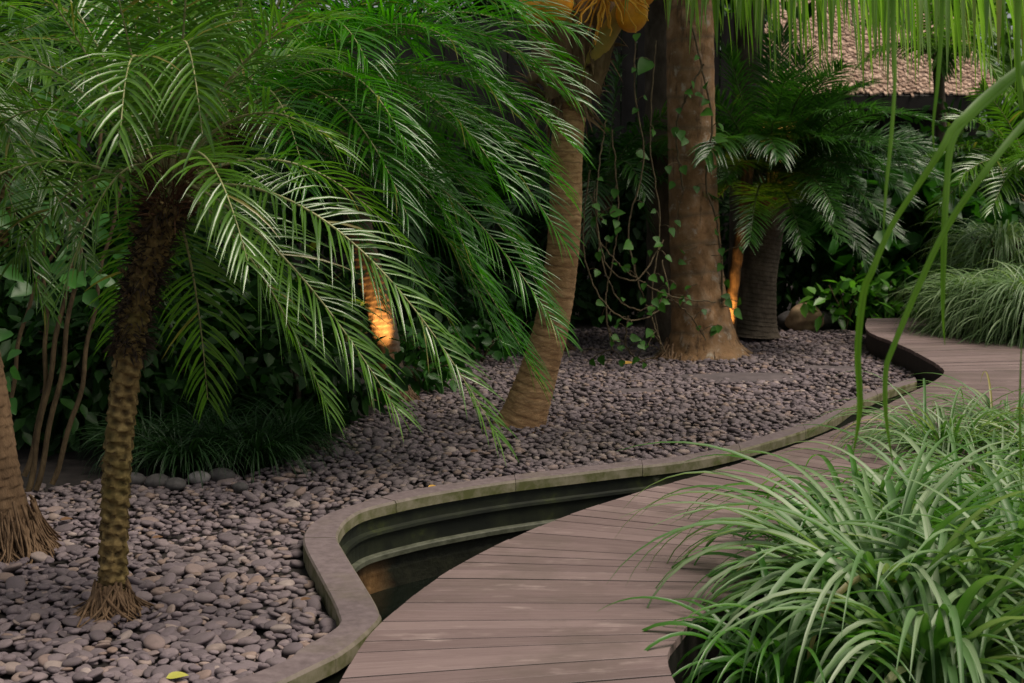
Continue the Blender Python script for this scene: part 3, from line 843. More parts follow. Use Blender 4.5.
tips7 = [(at(x, y, Yq), a) for x, y, Yq, a in [(915, 165, 13.8, .5), (930, 215, 13.8, .6), (950, 120, 14, .4), (985, 90, 14, .3), (990, 210, 13.4, .6), (1020, 170, 13.5, .5), (960, 180, 13.6, .5)]]
pygmy('green palm rising behind the pale weeping grass at the right edge', [at(1046, 340, 14.4), at(1046, 270, 14.4), at(1042, 195, 14.4)], .12, tips7, (5, 0, 6.28), leaf='pygmy', L=.36, W=.022, n=50, fr_len=1.5, trunkmat='greytrunk', nk=9, fib=False)
tips8 = [(at(x, y, Yq), a) for x, y, Yq, a in [(20, 40, 9, .5), (90, 120, 9.2, .5), (150, 40, 9.4, .5), (190, 150, 9.4, .6), (-40, 150, 9, .5), (100, -60, 9.6, .3), (40, 200, 9.2, .7), (210, 20, 9.4, .5)]]
pygmy('dark palm deep in the planting at the upper left corner', [at(-40, 470, 9.9), at(-20, 300, 9.9), at(40, 90, 9.9)], .09, tips8, (4, 0, 3), leaf='darkfrond', rib='ribdark', L=.32, W=.018, n=55, fr_len=1.5, fib=False)

# --- coconut palm with the curved trunk
YC = gr(522, 424, 0)[1]
cp = [at(518, 432, YC), at(530, 398, YC), at(549, 335, YC), at(559, 280, YC), at(565, 220, YC), at(567, 150, YC), at(573, 95, YC), at(580, 40, YC), at(584, -10, YC)]
coco = thing('coconut_palm', 'coconut palm with a curved ringed trunk and orange coconuts in the crown', 'palm', cp[0])
C = catmull(cp, 220); u = np.linspace(0, 1, 220)
mb = MB(); tube(mb, C, .113 + .07 * np.exp(-u * 9) - .012 * u, 36, disp=lambda th, L: 1 + .036 * ((L / .055 + .12 * np.sin(th * 2 + 1) + .2 * np.sin(L * 7)) % 1 - .5) + .02 * np.sin(th * 3 + L * 2) + .012 * np.sin(th * 7 + L * 21))
mb.build('trunk', M['cocotrunk'], coco)
ctop = at(584, -10, YC)
mb = MB()
def plate(mb, pts, w0, w1, thick=.008, curl=.3):
    P = catmull(pts, 14); n = len(P); T = nz(np.gradient(P, axis=0))
    S = nz(np.cross(T, np.array([0, -1.0, .2])))
    Nn = np.cross(S, T)
    V = []; m_ = 7
    for i in range(n):
        w = w0 + (w1 - w0) * i / (n - 1) + .012 * math.sin(i * 1.9)
        for j in range(m_):
            x = (j / (m_ - 1) - .5)
            V.append(P[i] + S[i] * (x * w) + Nn[i] * (-(x * 2) ** 2 * w * curl) + rng.normal(0, .003, 3))
    f = [[i * m_ + j, i * m_ + j + 1, (i + 1) * m_ + j + 1, (i + 1) * m_ + j] for i in range(n - 1) for j in range(m_ - 1)]
    V = np.array(V); mb.add(V, f)
    mb.add(V + np.array([0, thick, 0]), [q[::-1] for q in f])
for px0, px1, px2, w0, w1 in [((560, 96), (545, 62), (536, 20), .16, .1), ((572, 100), (560, 40), (556, -20), .2, .2), ((586, 92), (600, 50), (606, 0), .18, .14), ((578, 90), (580, 40), (582, -20), .24, .26), ((556, 86), (538, 74), (528, 82), .11, .05)]:
    mb = MB(); dY = YC - .17 - rng.uniform(0, .07)
    plate(mb, [at(*px0, dY), at(*px1, dY - .04), at(*px2, dY - .02)], w0, w1)
    mb.build('leaf_sheath', M['sheath'], coco)
for pts, r0, r1 in [([(572, 104), (590, 66), (620, 14), (660, -50)], .07, .05), ([(568, 96), (567, 30), (562, -40)], .07, .05), ([(564, 92), (552, 24), (520, -60)], .06, .04)]:
    mb = MB(); P = catmull([at(x, y, YC - .06 - .09 * k) for k, (x, y) in enumerate(pts)], 16)
    tube(mb, P, np.linspace(r0, r1, 16), 16, disp=lambda th, L: 1 - .12 * np.abs(np.sin(th)) + .02 * np.sin(th * 9))
    mb.build('leaf_stalk', M['petiole'], coco)
for k, (x, y, dy, r) in enumerate([(534, 6, -.35, .1), (557, 3, -.42, .105), (632, 13, -.3, .105), (544, -14, -.25, .115), (612, -8, .1, .11), (640, -14, -.1, .115)]):
    mb = MB(); c = at(x, y, YC + dy)
    blob(mb, c, (r, r, r * 1.18), 3, .04, 1.2, k)
    nut = mb.build('coconut', M['coconut'], coco)
    mb = MB(); blob(mb, c + np.array([.0, 0, r * 1.1]), (.04, .04, .025), 2, .05, 1, k); mb.build('calyx', M['sheath'], nut)
mb = MB(); m_ = 420
th = rng.uniform(0, 2 * PI, m_); o = np.stack([np.cos(th), np.sin(th), 0 * th], -1)
yy = rng.uniform(20, 108, m_)
bb = np.array([at(571 + (60 - y) * .15, y, YC) for y in yy]) + o * (.12 + .0006 * (108 - yy))[:, None]
blades(mb, bb, o * .5 + UP * rng.choice([-.9, .9], m_)[:, None] + rng.normal(0, .35, (m_, 3)), o + rng.normal(0, .3, (m_, 3)), rng.uniform(.08, .32, m_), rng.uniform(.006, .045, m_), .5, 4, 'leaflet', .2)
mb.build('crown_fibre', M['sheath'], coco)
mb = MB()
fc = at(606, -14, YC - .36)
tube(mb, catmull([at(590, 10, YC - .1), at(598, -16, YC - .3), fc], 8), .014, 6)
for k in range(34):
    a = rng.uniform(-2.9, .5); e = rng.uniform(-.3, .3); l = rng.uniform(.16, .34)
    d = np.array([math.cos(a), e, math.sin(a) * .9 - .1])
    P = catmull([fc, fc + d * l * .4 + UP * .015, fc + d * l * .75, fc + d * l - UP * .03], 9)
    P[1:] += rng.normal(0, .006, (8, 3))
    tube(mb, P, np.linspace(.008, .0045, 9), 5)
mb.build('flower_spray', M['flower'], coco)
ocr = at(585, -40, YC)
for k, (x, y, Y, ar) in enumerate([(1120, 8, 7.4, .5), (1090, 14, 9.3, .48), (1110, 10, 8.3, .55), (900, -10, 7.6, .75), (420, -250, 8, .7), (200, -180, 11, .9), (760, -280, 7, .9), (560, -190, 6.6, 1.0), (820, -90, 12.4, .8), (620, -210, 13, .9), (950, -330, 9.5, .5)]):
    frond(coco, ocr + UP * .1, at(x, y, Y), ar, 40, .95, .037, t0=.2, a0=68, a1=40, lift=-.5, sag=5.5, ljit=.3, gap=.08, leaf='coco', rr=.022, nseg=7, fold=.3)

# --- thick trunk with buttressed roots
YB = gr(703, 356, 0)[1]
bp = [at(704, 358, YB), at(702, 330, YB), at(698, 290, YB), at(694, 220, YB), at(692, 140, YB), at(690, 40, YB), at(690, -120, YB), at(690, -420, YB)]
big = thing('tall_palm', 'tall palm with a thick brown vine-clad trunk and frayed roots at its foot', 'palm', bp[0])
C = catmull(bp, 240); zz = C[:, 2]
mb = MB(); tube(mb, C, .208 + .11 * np.exp(-zz / .6) + .1 * np.exp(-zz / .1), 44, disp=lambda th, L: 1 + .02 * np.sin(th * 4 + L) + .012 * np.sin(L * 37 + np.sin(th * 2)) + .05 * np.exp(-L / .12) * np.sin(th * 11) + .012 * np.sin(th * 9 + 3 * L))
mb.build('trunk', M['bigtrunk'], big)
mb = MB(); roots(mb, bp[0], .3, .43, .2, 230, .013); roots(mb, bp[0] + np.array([-.22, -.12, 0]), .14, .27, .2, 110, .011)
mb.build('root_mass', M['root'], big)
btop = C[-1]
for k in range(15):
    az = k * 2.399; rt = btop
    frond(big, rt, rand_tip(rt, az, rng.uniform(-.1, .9), 3.2, .9), .8, 46, .75, .05, t0=.15, a0=70, a1=35, lift=-.05, sag=2.0, leaf='coco', rr=.025, nseg=5)
# trunks further back
def back_trunk(label, pts, Y, r, mat='greytrunk', cat='tree', name='tree_trunk', crown=None, leaf='hedge', ring=0):
    P = [at(x, y, Y) for x, y in pts]
    t = thing(name, label, cat, P[0]); Cq = catmull(P, 80)
    mb = MB(); tube(mb, Cq, r * (1 + .3 * np.exp(-np.linspace(0, 1, 80) * 14)), 20, disp=lambda th, L: 1 + .05 * np.sin(th * 3 + L * 2) + .03 * np.sin(L * 30 + th))
    mb.build('trunk', M[mat], t)
    return t, Cq[-1]

def cloud(mb, c, rad, n, l, w, nclump=40, sig=.3, prof='leaf', nseg=3, sag=.4, drop=.3, flat=.5):
    c = np.asarray(c, float); rad = np.asarray(rad, float)
    q = nz(rng.normal(0, 1, (nclump, 3))) * rng.uniform(.35, 1, (nclump, 1)) ** .5
    cc_ = c + q * rad
    k = rng.integers(0, nclump, n)
    sz = rng.uniform(.6, 1.4, nclump)[k]
    P = cc_[k] + rng.normal(0, sig, (n, 3)) * sz[:, None] * np.array([1, 1, .7])
    out = nz(P - c + rng.normal(0, .4, (n, 3)) * rad)
    d = out * .8 + rng.normal(0, .6, (n, 3)) + np.array([0, 0, -drop])
    nr = UP * flat + out * .5 + rng.normal(0, .5, (n, 3))
    blades(mb, P, d, nr, l * rng.uniform(.6, 1.2, n), w * rng.uniform(.7, 1.2, n), sag, nseg, prof, .15)

def leafy(label, base, h, c_rad, n, l, w, leaf, cat='tree', name='broadleaf_tree', group=None, trunk=.12, tmat='greytrunk', nclump=40, sig=.3, prof='leaf', limbs=4, cz=None, sag=.4):
    base = np.asarray(base, float)
    t = thing(name, label, cat, base, group)
    ctr = base + UP * (cz if cz is not None else h * .62)
    mb = MB()
    P = catmull([base - UP * .05, base + UP * h * .3 + rng.normal(0, .05, 3), ctr + rng.normal(0, .1, 3)], 14)
    tube(mb, P, np.linspace(trunk, trunk * .5, 14), 10)
    for k in range(limbs):
        a = rng.uniform(0, 2 * PI); e = ctr + np.array([math.cos(a), math.sin(a), rng.uniform(-.2, .7)]) * np.asarray(c_rad) * .8
        s0 = P[rng.integers(5, 12)]
        tube(mb, catmull([s0, (s0 + e) / 2 + UP * .15, e], 8), np.linspace(trunk * .4, trunk * .1, 8), 6)
    mb.build('trunk' if trunk > .05 else 'stem', M[tmat], t)
    mb = MB(); cloud(mb, ctr, c_rad, n, l, w, nclump, sig, prof, sag=sag)
    mb.build('crown' if trunk > .05 else 'foliage', M[leaf], t)
    return t

# fence behind everything
fe = thing('timber_fence', 'tall dark fence of upright weathered boards behind the palms', 'fence', (-2, 17.6, -.05))
mb = MB(); x = -13.0
while x < 2.7:
    w = rng.uniform(.17, .24)
    box(mb, (x + w / 2, 17.6 + rng.uniform(-.012, .012), 1.75), (w - .012, .03, 3.6 + rng.uniform(-.03, .03)))
    x += w
mb.build('boards', M['fence'], fe, smooth=False)
mb = MB()
for z in (.5, 1.8, 3.1): box(mb, (-5.15, 17.66, z), (15.7, .06, .1))
mb.build('rails', M['fence'], fe, smooth=False)
for x in np.arange(-12.8, 2.8, 2.58):
    mb = MB(); box(mb, (x, 17.72, 1.75), (.12, .12, 3.7)); mb.build('post', M['fence'], fe, smooth=False)

# trees behind the fence and planting
TR = [(-11.5, 19.5, 7, 'far left end of the fence, dark tree of small leaves'), (-8.3, 20, 7.4, 'dark leafy tree over the fence behind the left palms'), (-5.2, 19.3, 7, 'dark leafy tree over the fence behind the bright fronds'), (-2.2, 20.2, 7.5, 'dark leafy tree over the fence left of the coconut crown'), (.6, 19.4, 7.2, 'dark leafy tree over the fence right of the coconut crown'), (1.7, 21.5, 7, 'dark leafy tree rising behind the thick palm trunk')]
for x, y, h, lab in TR:
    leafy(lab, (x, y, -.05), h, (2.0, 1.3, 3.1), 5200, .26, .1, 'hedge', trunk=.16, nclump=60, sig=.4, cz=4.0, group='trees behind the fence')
for x, y, h, lab in [(8.6, 27.5, 9, 'sunlit yellow-green tree beyond the roof at the upper right'), (4.4, 29, 9.5, 'sunlit green tree rising behind the roof ridge'), (8.0, 33, 11, 'tall sunlit tree furthest beyond the roof'), (1.5, 30, 11, 'tall sunlit tree behind the left end of the roof'), (12.4, 25.5, 9, 'pale green tree at the far right beyond the weeping grass')]:
    leafy(lab, (x, y, -.05), h, (2.6, 2.0, 4.2), 6500, .32, .15, 'bright', trunk=.2, nclump=60, sig=.5, cz=4.6, group='sunlit trees beyond the roof')
SH = [(-1.9, 15.8, 2.4, (.9, .7, 1.2), 'dark shrub against the fence left of the small palm'), (-3.6, 14.2, 2.6, (1.1, .8, 1.3), 'dark shrub behind the lamp-lit trunk'), (-5.0, 12.4, 2.8, (1.1, .9, 1.4), 'dark shrub behind the bright arching fronds'), (-4.6, 10.2, 2.8, (1.0, .8, 1.4), 'dark shrub behind the slender palm'), (-5.9, 9.4, 3.0, (.9, .9, 1.5), 'dark shrub behind the multi-stemmed bush at left'), (-3.3, 10.7, 3.4, (.9, .7, 1.5), 'tall dark shrub between the left palms'), (-6.2, 11.5, 4, (1.4, 1, 2), 'tallest dark shrub at the back left'), (1.1, 16.4, 2.2, (.9, .6, 1.1), 'dark shrub against the fence behind the hanging vines'), (3.0, 16.5, 2.2, (.9, .6, 1.1), 'dark shrub behind the stout grey trunk'), (5.3, 17.0, 2.3, (1.1, .7, 1.1), 'dark shrub behind the far end of the boardwalk'), (-.6, 16.6, 2.2, (.8, .6, 1.1), 'dark shrub against the fence behind the coconut palm')]
for x, y, h, cr_, lab in SH:
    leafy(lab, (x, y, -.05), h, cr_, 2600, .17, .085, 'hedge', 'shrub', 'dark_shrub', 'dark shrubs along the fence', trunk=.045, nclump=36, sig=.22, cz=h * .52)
# low dark foliage fringing the bed
FR = [((430, 372), .5, 'low green ground plant at the foot of the lit palm'), ((482, 362), .4, 'low green ground plant right of the lit palm'), ((520, 352), .45, 'low green plant left of the coconut trunk'), ((420, 388), .34, 'small trailing plant nearest the lit palm on the pebbles')]
for (x, y), h, lab in FR:
    g = gr(x, y, 0); t = thing('ground_plant', lab, 'plant', g, 'low plants fringing the pebbles')
    mb = MB(); cloud(mb, g + UP * h * .4, (.3, .2, h * .35), 90, .11, .09, 16, .08, 'heart', drop=.4); mb.build('foliage', M['broad'], t)
    mb = MB()
    for k in range(8):
        a = rng.uniform(0, 6.28); tube(mb, catmull([g, g + UP * h * .4 + np.array([math.cos(a), math.sin(a), 0]) * .1, g + UP * h * .6 + np.array([math.cos(a), math.sin(a), 0]) * .28], 6), .005, 5)
    mb.build('stem', M['vine'], t)

LOW = [(200, 430, .8, 'low dark bush behind the dark grass clumps'), (300, 420, .9, 'low dark bush right of the dark grass, under the bright fronds'), (278, 405, .8, 'low dark bush left of the lit palm trunk'), (90, 440, 1.0, 'low dark bush between the thin stems and the slender palm'), (20, 430, 1.1, 'low dark bush behind the thin stems at the left edge'), (250, 395, 1.2, 'low dark bush set furthest back under the bright fronds'), (140, 410, 1.3, 'low dark bush behind the slender palm trunk'), (440, 352, .8, 'low dark bush right of the lit palm trunk'), (520, 340, .7, 'low dark bush left of the coconut trunk, under the fence')]
for x, y, h, lab in LOW:
    g = gr(x, y, 0)
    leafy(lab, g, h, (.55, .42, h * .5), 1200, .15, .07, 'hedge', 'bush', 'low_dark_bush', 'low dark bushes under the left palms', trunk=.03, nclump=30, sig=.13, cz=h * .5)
# multi-stemmed bush at left
g = gr(48, 492, 0)
t = thing('multi_stemmed_bush', 'bush of several thin brown stems with glossy rounded leaves left of the slender palm', 'bush', g)
for pts in [[(28, 492), (45, 400), (62, 310), (78, 220), (80, 120)], [(36, 490), (58, 390), (72, 300), (90, 200), (110, 90)], [(52, 484), (78, 400), (92, 320), (108, 240), (130, 160)], [(8, 470), (12, 390), (30, 300), (60, 240), (76, 180)], [(24, 476), (40, 420), (46, 350), (44, 260), (40, 170)]]:
    mb = MB(); P = catmull([at(x, y, gr(48, 492, 0)[1] + .25 * k / 4) for k, (x, y) in enumerate(pts)], 30)
    P = P + np.stack([.008 * np.sin(np.arange(30) * .9), 0 * np.arange(30), 0 * np.arange(30)], -1)
    tube(mb, P, np.linspace(.017, .009, 30) * rng.uniform(.75, 1), 8); mb.build('stem', M['stem'], t)
mb = MB()
for x, y in [(70, 268), (98, 278), (104, 276), (50, 318), (34, 312), (10, 370), (6, 400), (-4, 420), (60, 250), (40, 260), (20, 350), (118, 250), (8, 330), (30, 285), (2, 380)] + [(rng.uniform(-20, 110), rng.uniform(60, 300)) for _ in range(90)]:
    p = at(x, y, 7.35 + rng.uniform(-.25, .5))
    blades(mb, p, np.array([[rng.normal(0, .6), rng.normal(-.5, .4), -.3]]), np.array([[rng.normal(0, .3), -.7, .7]]), rng.uniform(.09, .14), rng.uniform(.07, .1), .3, 5, 'heart', .12)
mb.build('foliage', M['broad'], t)

# dark grass clumps edging the left of the bed
def tuft(label, g, n, l, w, spread, leaf, name, cat, group, sag=2.2, nseg=7, up=1.2, rad=.1, prof='strap', fold=.3, sp=1.3):
    t = thing(name, label, cat, g, group)
    mb = MB()
    a = rng.uniform(0, 2 * PI, n); q = rng.uniform(0, 1, n) ** .6
    o = np.stack([np.cos(a), np.sin(a), 0 * a], -1)
    d = o * (spread * q)[:, None] + UP * (up * rng.uniform(.7, 1.2, n))[:, None] + rng.normal(0, .12, (n, 3))
    nr = UP - o * .2 + rng.normal(0, .22, (n, 3))
    B = np.asarray(g) + o * (rad * rng.uniform(.1, 1, n))[:, None] + UP * rng.uniform(-.02, .03, n)[:, None]
    blades(mb, B, d, nr, l * rng.uniform(.55, 1.15, n), w * rng.uniform(.7, 1.15, n), sag * rng.uniform(.6, 1.4, n), nseg, prof, fold, sp, arc=True)
    mb.build('leaves', M[leaf], t)
    return t
MG = [((150, 462), 'dark grass clump right beside the slender palm trunk'), ((185, 470), 'dark grass clump behind the pale round stone'), ((222, 462), 'dark grass clump in the middle of the row at left'), ((258, 466), 'dark grass clump second from the right end of its row'), ((288, 452), 'dark grass clump at the right end of its row'), ((205, 446), 'dark grass clump set back behind the front row')]
for (x, y), lab in MG:
    tuft(lab, gr(x, y, 0), 330, .5, .011, .75, 'mondo', 'grass_clump', 'grass', 'dark grass clumps at the left edge of the pebbles', 1.9, 9)

# vines
def vine(label, paths, r, leaves, leafsz, name='hanging_vine', mat='vine', leafmat='vineleaf', group=None, extra=7):
    P0 = paths[0][0]
    t = thing(name, label, 'vine', at(*P0), group)
    for pts in paths:
        mb = MB(); P = catmull([at(*p) for p in pts], 40); P = P + rng.normal(0, .004, P.shape)
        tube(mb, P, r, 6); mb.build('stem', M[mat], t)
    pts_all = np.concatenate([catmull([at(*p) for p in q], 60) for q in paths])
    mb = MB(); lv = []
    for x, y, Y, s in leaves:
        p = at(x, y, Y); k = np.argmin(np.linalg.norm(pts_all - p, axis=1))
        if np.linalg.norm(pts_all[k] - p) < .42: lv.append((p, s, pts_all[k]))
    for q in paths:
        C_ = catmull([at(*p) for p in q], 60)
        for k in rng.choice(np.arange(4, 58), extra, replace=False):
            lv.append((C_[k] + np.array([rng.normal(0, .07), rng.uniform(-.08, -.01), rng.normal(.02, .06)]), rng.uniform(.45, .9), C_[k]))
    for p, s, a in lv:
        tube(mb, catmull([a, (a + p) / 2 + UP * .02, p], 6), .0035, 5, m=1)
        blades(mb, p, np.array([[rng.normal(0, .7), rng.normal(-.4, .25), -.4 + rng.normal(0, .45)]]), np.array([[rng.normal(0, .6), -.7, .6]]), leafsz * s * .62, leafsz * .5 * s, .5, 8, 'heart', .12)
    mb.build('foliage', [M[leafmat], M[mat]], t)
    return t
vy = YB - .26
vine('leafy vine climbing the sunlit side of the thick trunk', [[(716, 350, vy), (722, 290, vy + .1), (718, 230, vy + .05), (706, 180, vy), (712, 120, vy), (700, 60, vy), (690, 20, vy)], [(684, 190, vy), (676, 130, vy + .05), (690, 90, vy), (704, 64, vy)]], .009,
     [(702, 112, vy, 1.2), (686, 138, vy, .9), (680, 130, vy, 1), (706, 152, vy, 1), (698, 152, vy, .8), (706, 170, vy, .9), (682, 166, vy, .8), (674, 182, vy, .7), (696, 186, vy, .7), (720, 216, vy, .8), (717, 232, vy, .8), (721, 248, vy, .7), (682, 252, vy, 1), (678, 262, vy, .7), (690, 286, vy, .6), (726, 300, vy, .8), (734, 310, vy, 1), (738, 302, vy, .9), (722, 264, vy, .7), (715, 140, vy, 1), (708, 100, vy, .8), (676, 220, vy, .7), (726, 280, vy, .7)], .19, 'climbing_vine')
vine('brown looping vines hanging left of the thick trunk', [[(590, 170, 12.2), (583, 240, 12.2), (596, 290, 12.1), (622, 318, 12.0), (650, 316, 12.1), (668, 296, 12.3), (662, 260, 12.4)], [(594, 190, 12.2), (600, 250, 12.2), (616, 296, 12.1), (640, 310, 12.1), (660, 300, 12.2)], [(646, 305, 12.1), (656, 330, 12.0), (660, 352, 12.1), (640, 362, 12.1)], [(598, 240, 12.3), (630, 274, 12.1), (670, 296, 12.25), (716, 302, 12.3)], [(628, 316, 12.1), (626, 346, 12.1), (640, 362, 12.2)], [(606, 120, 12.4), (596, 200, 12.2), (606, 262, 12.1), (636, 280, 12.1), (664, 240, 12.3)], [(668, 296, 12.3), (690, 316, 12.5), (706, 340, 12.6)], [(640, -20, 12.6), (634, 80, 12.5), (644, 160, 12.4), (628, 230, 12.3), (640, 290, 12.2)], [(656, 40, 12.7), (650, 140, 12.6), (660, 220, 12.5), (652, 300, 12.3), (664, 352, 12.3)], [(612, 130, 12.5), (618, 220, 12.4), (606, 300, 12.3), (612, 350, 12.2)]], .0065,
     [(632, 244, 12.1, 1.2), (650, 276, 12.1, .9), (644, 298, 12.2, .7), (602, 316, 12.1, .8), (596, 302, 12.2, .8), (630, 338, 12.1, 1), (638, 344, 12.1, .8), (610, 214, 12.4, 1.3), (650, 60, 12.5, 1.8), (636, 152, 12.5, 1.3), (605, 214, 12.6, 1.5), (668, 286, 12.1, .7), (622, 360, 12.3, .7), (600, 356, 12.3, .9), (590, 360, 12.3, .7)], .17)

# slim lamp-lit trunk behind the thick one
t, _e = back_trunk('slim rough trunk lit orange between the thick trunk and the stout grey one', [(729, 350), (732, 300), (738, 250), (744, 210), (749, 160)], 13.55, .055, 'stem', 'palm', 'slim_palm')
for k in range(10):
    frond(t, _e, rand_tip(_e, k * 2.4, .4, 1.3, .5), .4, 36, .4, .03, leaf='darkfrond', rib='ribdark', sag=1.2)
t, _e = back_trunk('dark upright trunk half hidden behind the thick vine-clad trunk', [(664, 340), (662, 250), (662, 120), (660, -120)], 14.2, .16, 'greytrunk', 'tree', 'dark_tree')
mb = MB(); cloud(mb, _e, (1.4, 1.4, .8), 2500, .3, .12, 30, .35); mb.build('crown', M['hedge'], t)
t, _e = back_trunk('straight grey trunk rising behind the dark spreading palm', [(742, 330), (744, 200), (748, 90), (752, -120)], 15.4, .16, 'greytrunk', 'tree', 'dark_tree')
mb = MB(); cloud(mb, _e, (1.4, 1.4, .8), 2500, .3, .12, 30, .35); mb.build('crown', M['hedge'], t)

# plants and stones at the far right of the bed
g = gr(846, 326, 0)
for k, (x, y, h, lab) in enumerate([(846, 318, .55, 'bright lime leafy plant between the tan rock and the far boardwalk'), (884, 306, .6, 'lime leafy plant at the corner of the far boardwalk'), (868, 296, .75, 'taller lime leafy plant behind the far boardwalk corner')]):
    g = at(x, y, 15.3 + .15 * k); g[2] = -.03
    t = thing('lime_plant', lab, 'plant', g, 'lime leafy plants by the far boardwalk')
    mb = MB(); cloud(mb, g + UP * h * .62, (.34, .25, h * .4), 90, .2, .1, 14, .1, 'leaf', drop=.2, flat=.8); mb.build('foliage', M['lime'], t)
    mb = MB()
    for j in range(6):
        a = rng.uniform(0, 6.28); tube(mb, catmull([g, g + UP * h * .4 + np.array([math.cos(a), math.sin(a), 0]) * .06, g + UP * h * .9 + np.array([math.cos(a), math.sin(a), 0]) * .2], 6), .007, 5)
    mb.build('stem', M['vine'], t)
for k, (x, y, w, h, lab) in enumerate([(890, 215, 1.3, 1.5, 'large-leaved dark bush beyond the far boardwalk corner'), (930, 250, 1.0, 1.2, 'large-leaved dark bush left of the weeping grass')]):
    g = at(x, y, 16.0); g[2] = -.05
    leafy(lab, g, 2.0, (.7, .5, .8), 420, .34, .24, 'broad', 'bush', 'large_leaved_bush', 'large-leaved bushes behind the boardwalk', trunk=.04, nclump=22, sig=.2, prof='heart', cz=1.0)
g = gr(804, 328, 0); mb = MB()
blob(mb, g + UP * .1, (.2, .15, .17), 4, .2, 3.1, 3)
tag(mb.build('tan_rock', M['tan'], loc=g), 'tan upright rock at the back of the pebble bed', 'rock')
for k, (x, y, lab) in enumerate([(822, 326, 'dark low rock just right of the tan rock'), (788, 326, 'dark low rock just left of the tan rock')]):
    g = gr(x, y, 0); mb = MB(); blob(mb, g + UP * .06, (.13, .12, .1), 3, .12, 2, k + 5)
    tag(mb.build('dark_rock', M['stone'], loc=g), lab, 'rock', 'dark rocks beside the tan rock')
# weeping pale grass mounds
for k, (x, Y, z, l, n, lab) in enumerate([(985, 13.2, .55, 1.05, 1500, 'pale weeping grass mound overhanging the far boardwalk'), (1035, 12.6, .6, 1.1, 1500, 'pale weeping grass mound at the right edge nearest the boardwalk'), (1000, 14.3, .9, 1.1, 1400, 'pale weeping grass mound highest and furthest back')]):
    g = at(x, 300, Y); g[2] = -.05
    t = thing('weeping_grass', lab, 'grass', g, 'pale weeping grasses beside the far boardwalk')
    mb = MB(); q = rng.uniform(size=n)
    a = rng.uniform(0, 6.28, n); o = np.stack([np.cos(a), np.sin(a), 0 * a], -1)
    B = g + o * (.32 * rng.uniform(0, 1, n))[:, None] + UP * (z * rng.uniform(.2, 1.25, n))[:, None]
    blades(mb, B, o * rng.uniform(.4, 1.1, n)[:, None] + UP * rng.uniform(.2, 1.1, n)[:, None], UP + rng.normal(0, .25, (n, 3)), l * rng.uniform(.4, .8, n), rng.uniform(.012, .022, n), rng.uniform(1.5, 2.8, n), 9, 'arch', .2, arc=True)
    mb.build('leaves', M['weep'], t)
    mb = MB()
    for j in range(14):
        a = rng.uniform(0, 6.28); tube(mb, catmull([g, g + UP * z * .6, g + UP * z * 1.2 + np.array([math.cos(a), math.sin(a), 0]) * .3], 6), .012, 5)
    mb.build('stem', M['stem'], t)

# big strap-leaved clumps, right foreground
CL = [((888, 650), 165, 1.2, .035, 'strap', 'nearest pale strap-leaved clump spilling over the boardwalk edge'),
      ((930, 700), 110, 1.05, .037, 'strap', 'pale strap-leaved clump at the bottom of the view, right of the nearest one'),
      ((1020, 660), 110, 1.05, .036, 'strap', 'pale strap-leaved clump in the bottom right corner'),
      ((860, 590), 110, .95, .033, 'strapgreen', 'greener strap-leaved clump just behind the nearest pale one'),
      ((785, 695), 70, .66, .03, 'strapgreen', 'green strap-leaved clump low beside the boardwalk at the bottom edge'),
      ((828, 630), 60, .7, .03, 'strapgreen', 'pale strap-leaved clump at the boardwalk edge left of the nearest one'),
      ((950, 590), 120, 1.0, .032, 'strap', 'pale strap-leaved clump in the middle of the planting'),
      ((1040, 575), 110, 1.0, .032, 'strap', 'pale strap-leaved clump at the right edge halfway up the planting'),
      ((925, 545), 110, .6, .024, 'strapgreen', 'green strap-leaved clump leaning over the boardwalk bend'),
      ((990, 524), 150, .8, .024, 'strap', 'pale strap-leaved clump behind the middle of the planting'),
      ((1055, 500), 140, .9, .025, 'strap', 'pale strap-leaved clump at the right edge near the back of the planting'),
      ((945, 486), 210, .98, .019, 'strap', 'fine pale clump at the back of the planting, by the far boardwalk'),
      ((1010, 466), 190, .88, .02, 'strap', 'fine pale clump at the back right of the planting')]
for (x, y), n, l, w, leaf, lab in CL:
    g = gr(x, y, -.1)
    tuft(lab, g, int(n * 1.2), l * 1.06, w * 1.12, .5, leaf, 'strap_leaved_clump', 'plant', 'strap-leaved clumps beside the boardwalk', 2.75, 16, 1.6, .15, prof='arch', fold=.3, sp=1.3)

# near hanging blades of a frond that overhangs from the right
t = thing('overhanging_frond', 'nearest palm frond whose long green leaflets hang close to the view at right', 'palm frond', at(1150, -40, 3.4))
def ribbon(pts, w, Y):
    mb = MB()
    P = catmull([at(x, y, Y + dy) for x, y, dy in pts], 44)
    n = len(P); u = np.linspace(0, 1, n)
    T = nz(np.gradient(P, axis=0))
    wv = np.interp(u, np.linspace(0, 1, len(w)), w)
    view = nz(P - CAM)
    tw = np.interp(u, [0, .35, .5, .7, 1], [.1, .5, .9, .3, .2]) * rng.uniform(.4, .8)
    wv = wv * .52
    S0 = nz(np.cross(T, view)); N0 = np.cross(S0, T)
    S = nz(S0 * np.cos(tw)[:, None] + N0 * np.sin(tw)[:, None]); Nn = np.cross(S, T)
    V = np.stack([P - S * wv[:, None] / 2 + Nn * wv[:, None] * .14, P - Nn * wv[:, None] * .08, P + S * wv[:, None] / 2 + Nn * wv[:, None] * .14], 1).reshape(-1, 3)
    f = []
    for i in range(n - 1):
        a = i * 3; f += [[a, a + 1, a + 4, a + 3], [a + 1, a + 2, a + 5, a + 4]]
    mb.add(V, f, np.stack([np.repeat(u, 3), np.tile([0, .5, 1], n)], -1))
    mb.build('leaflet', M['blade'], t)
px = 3.3 / F
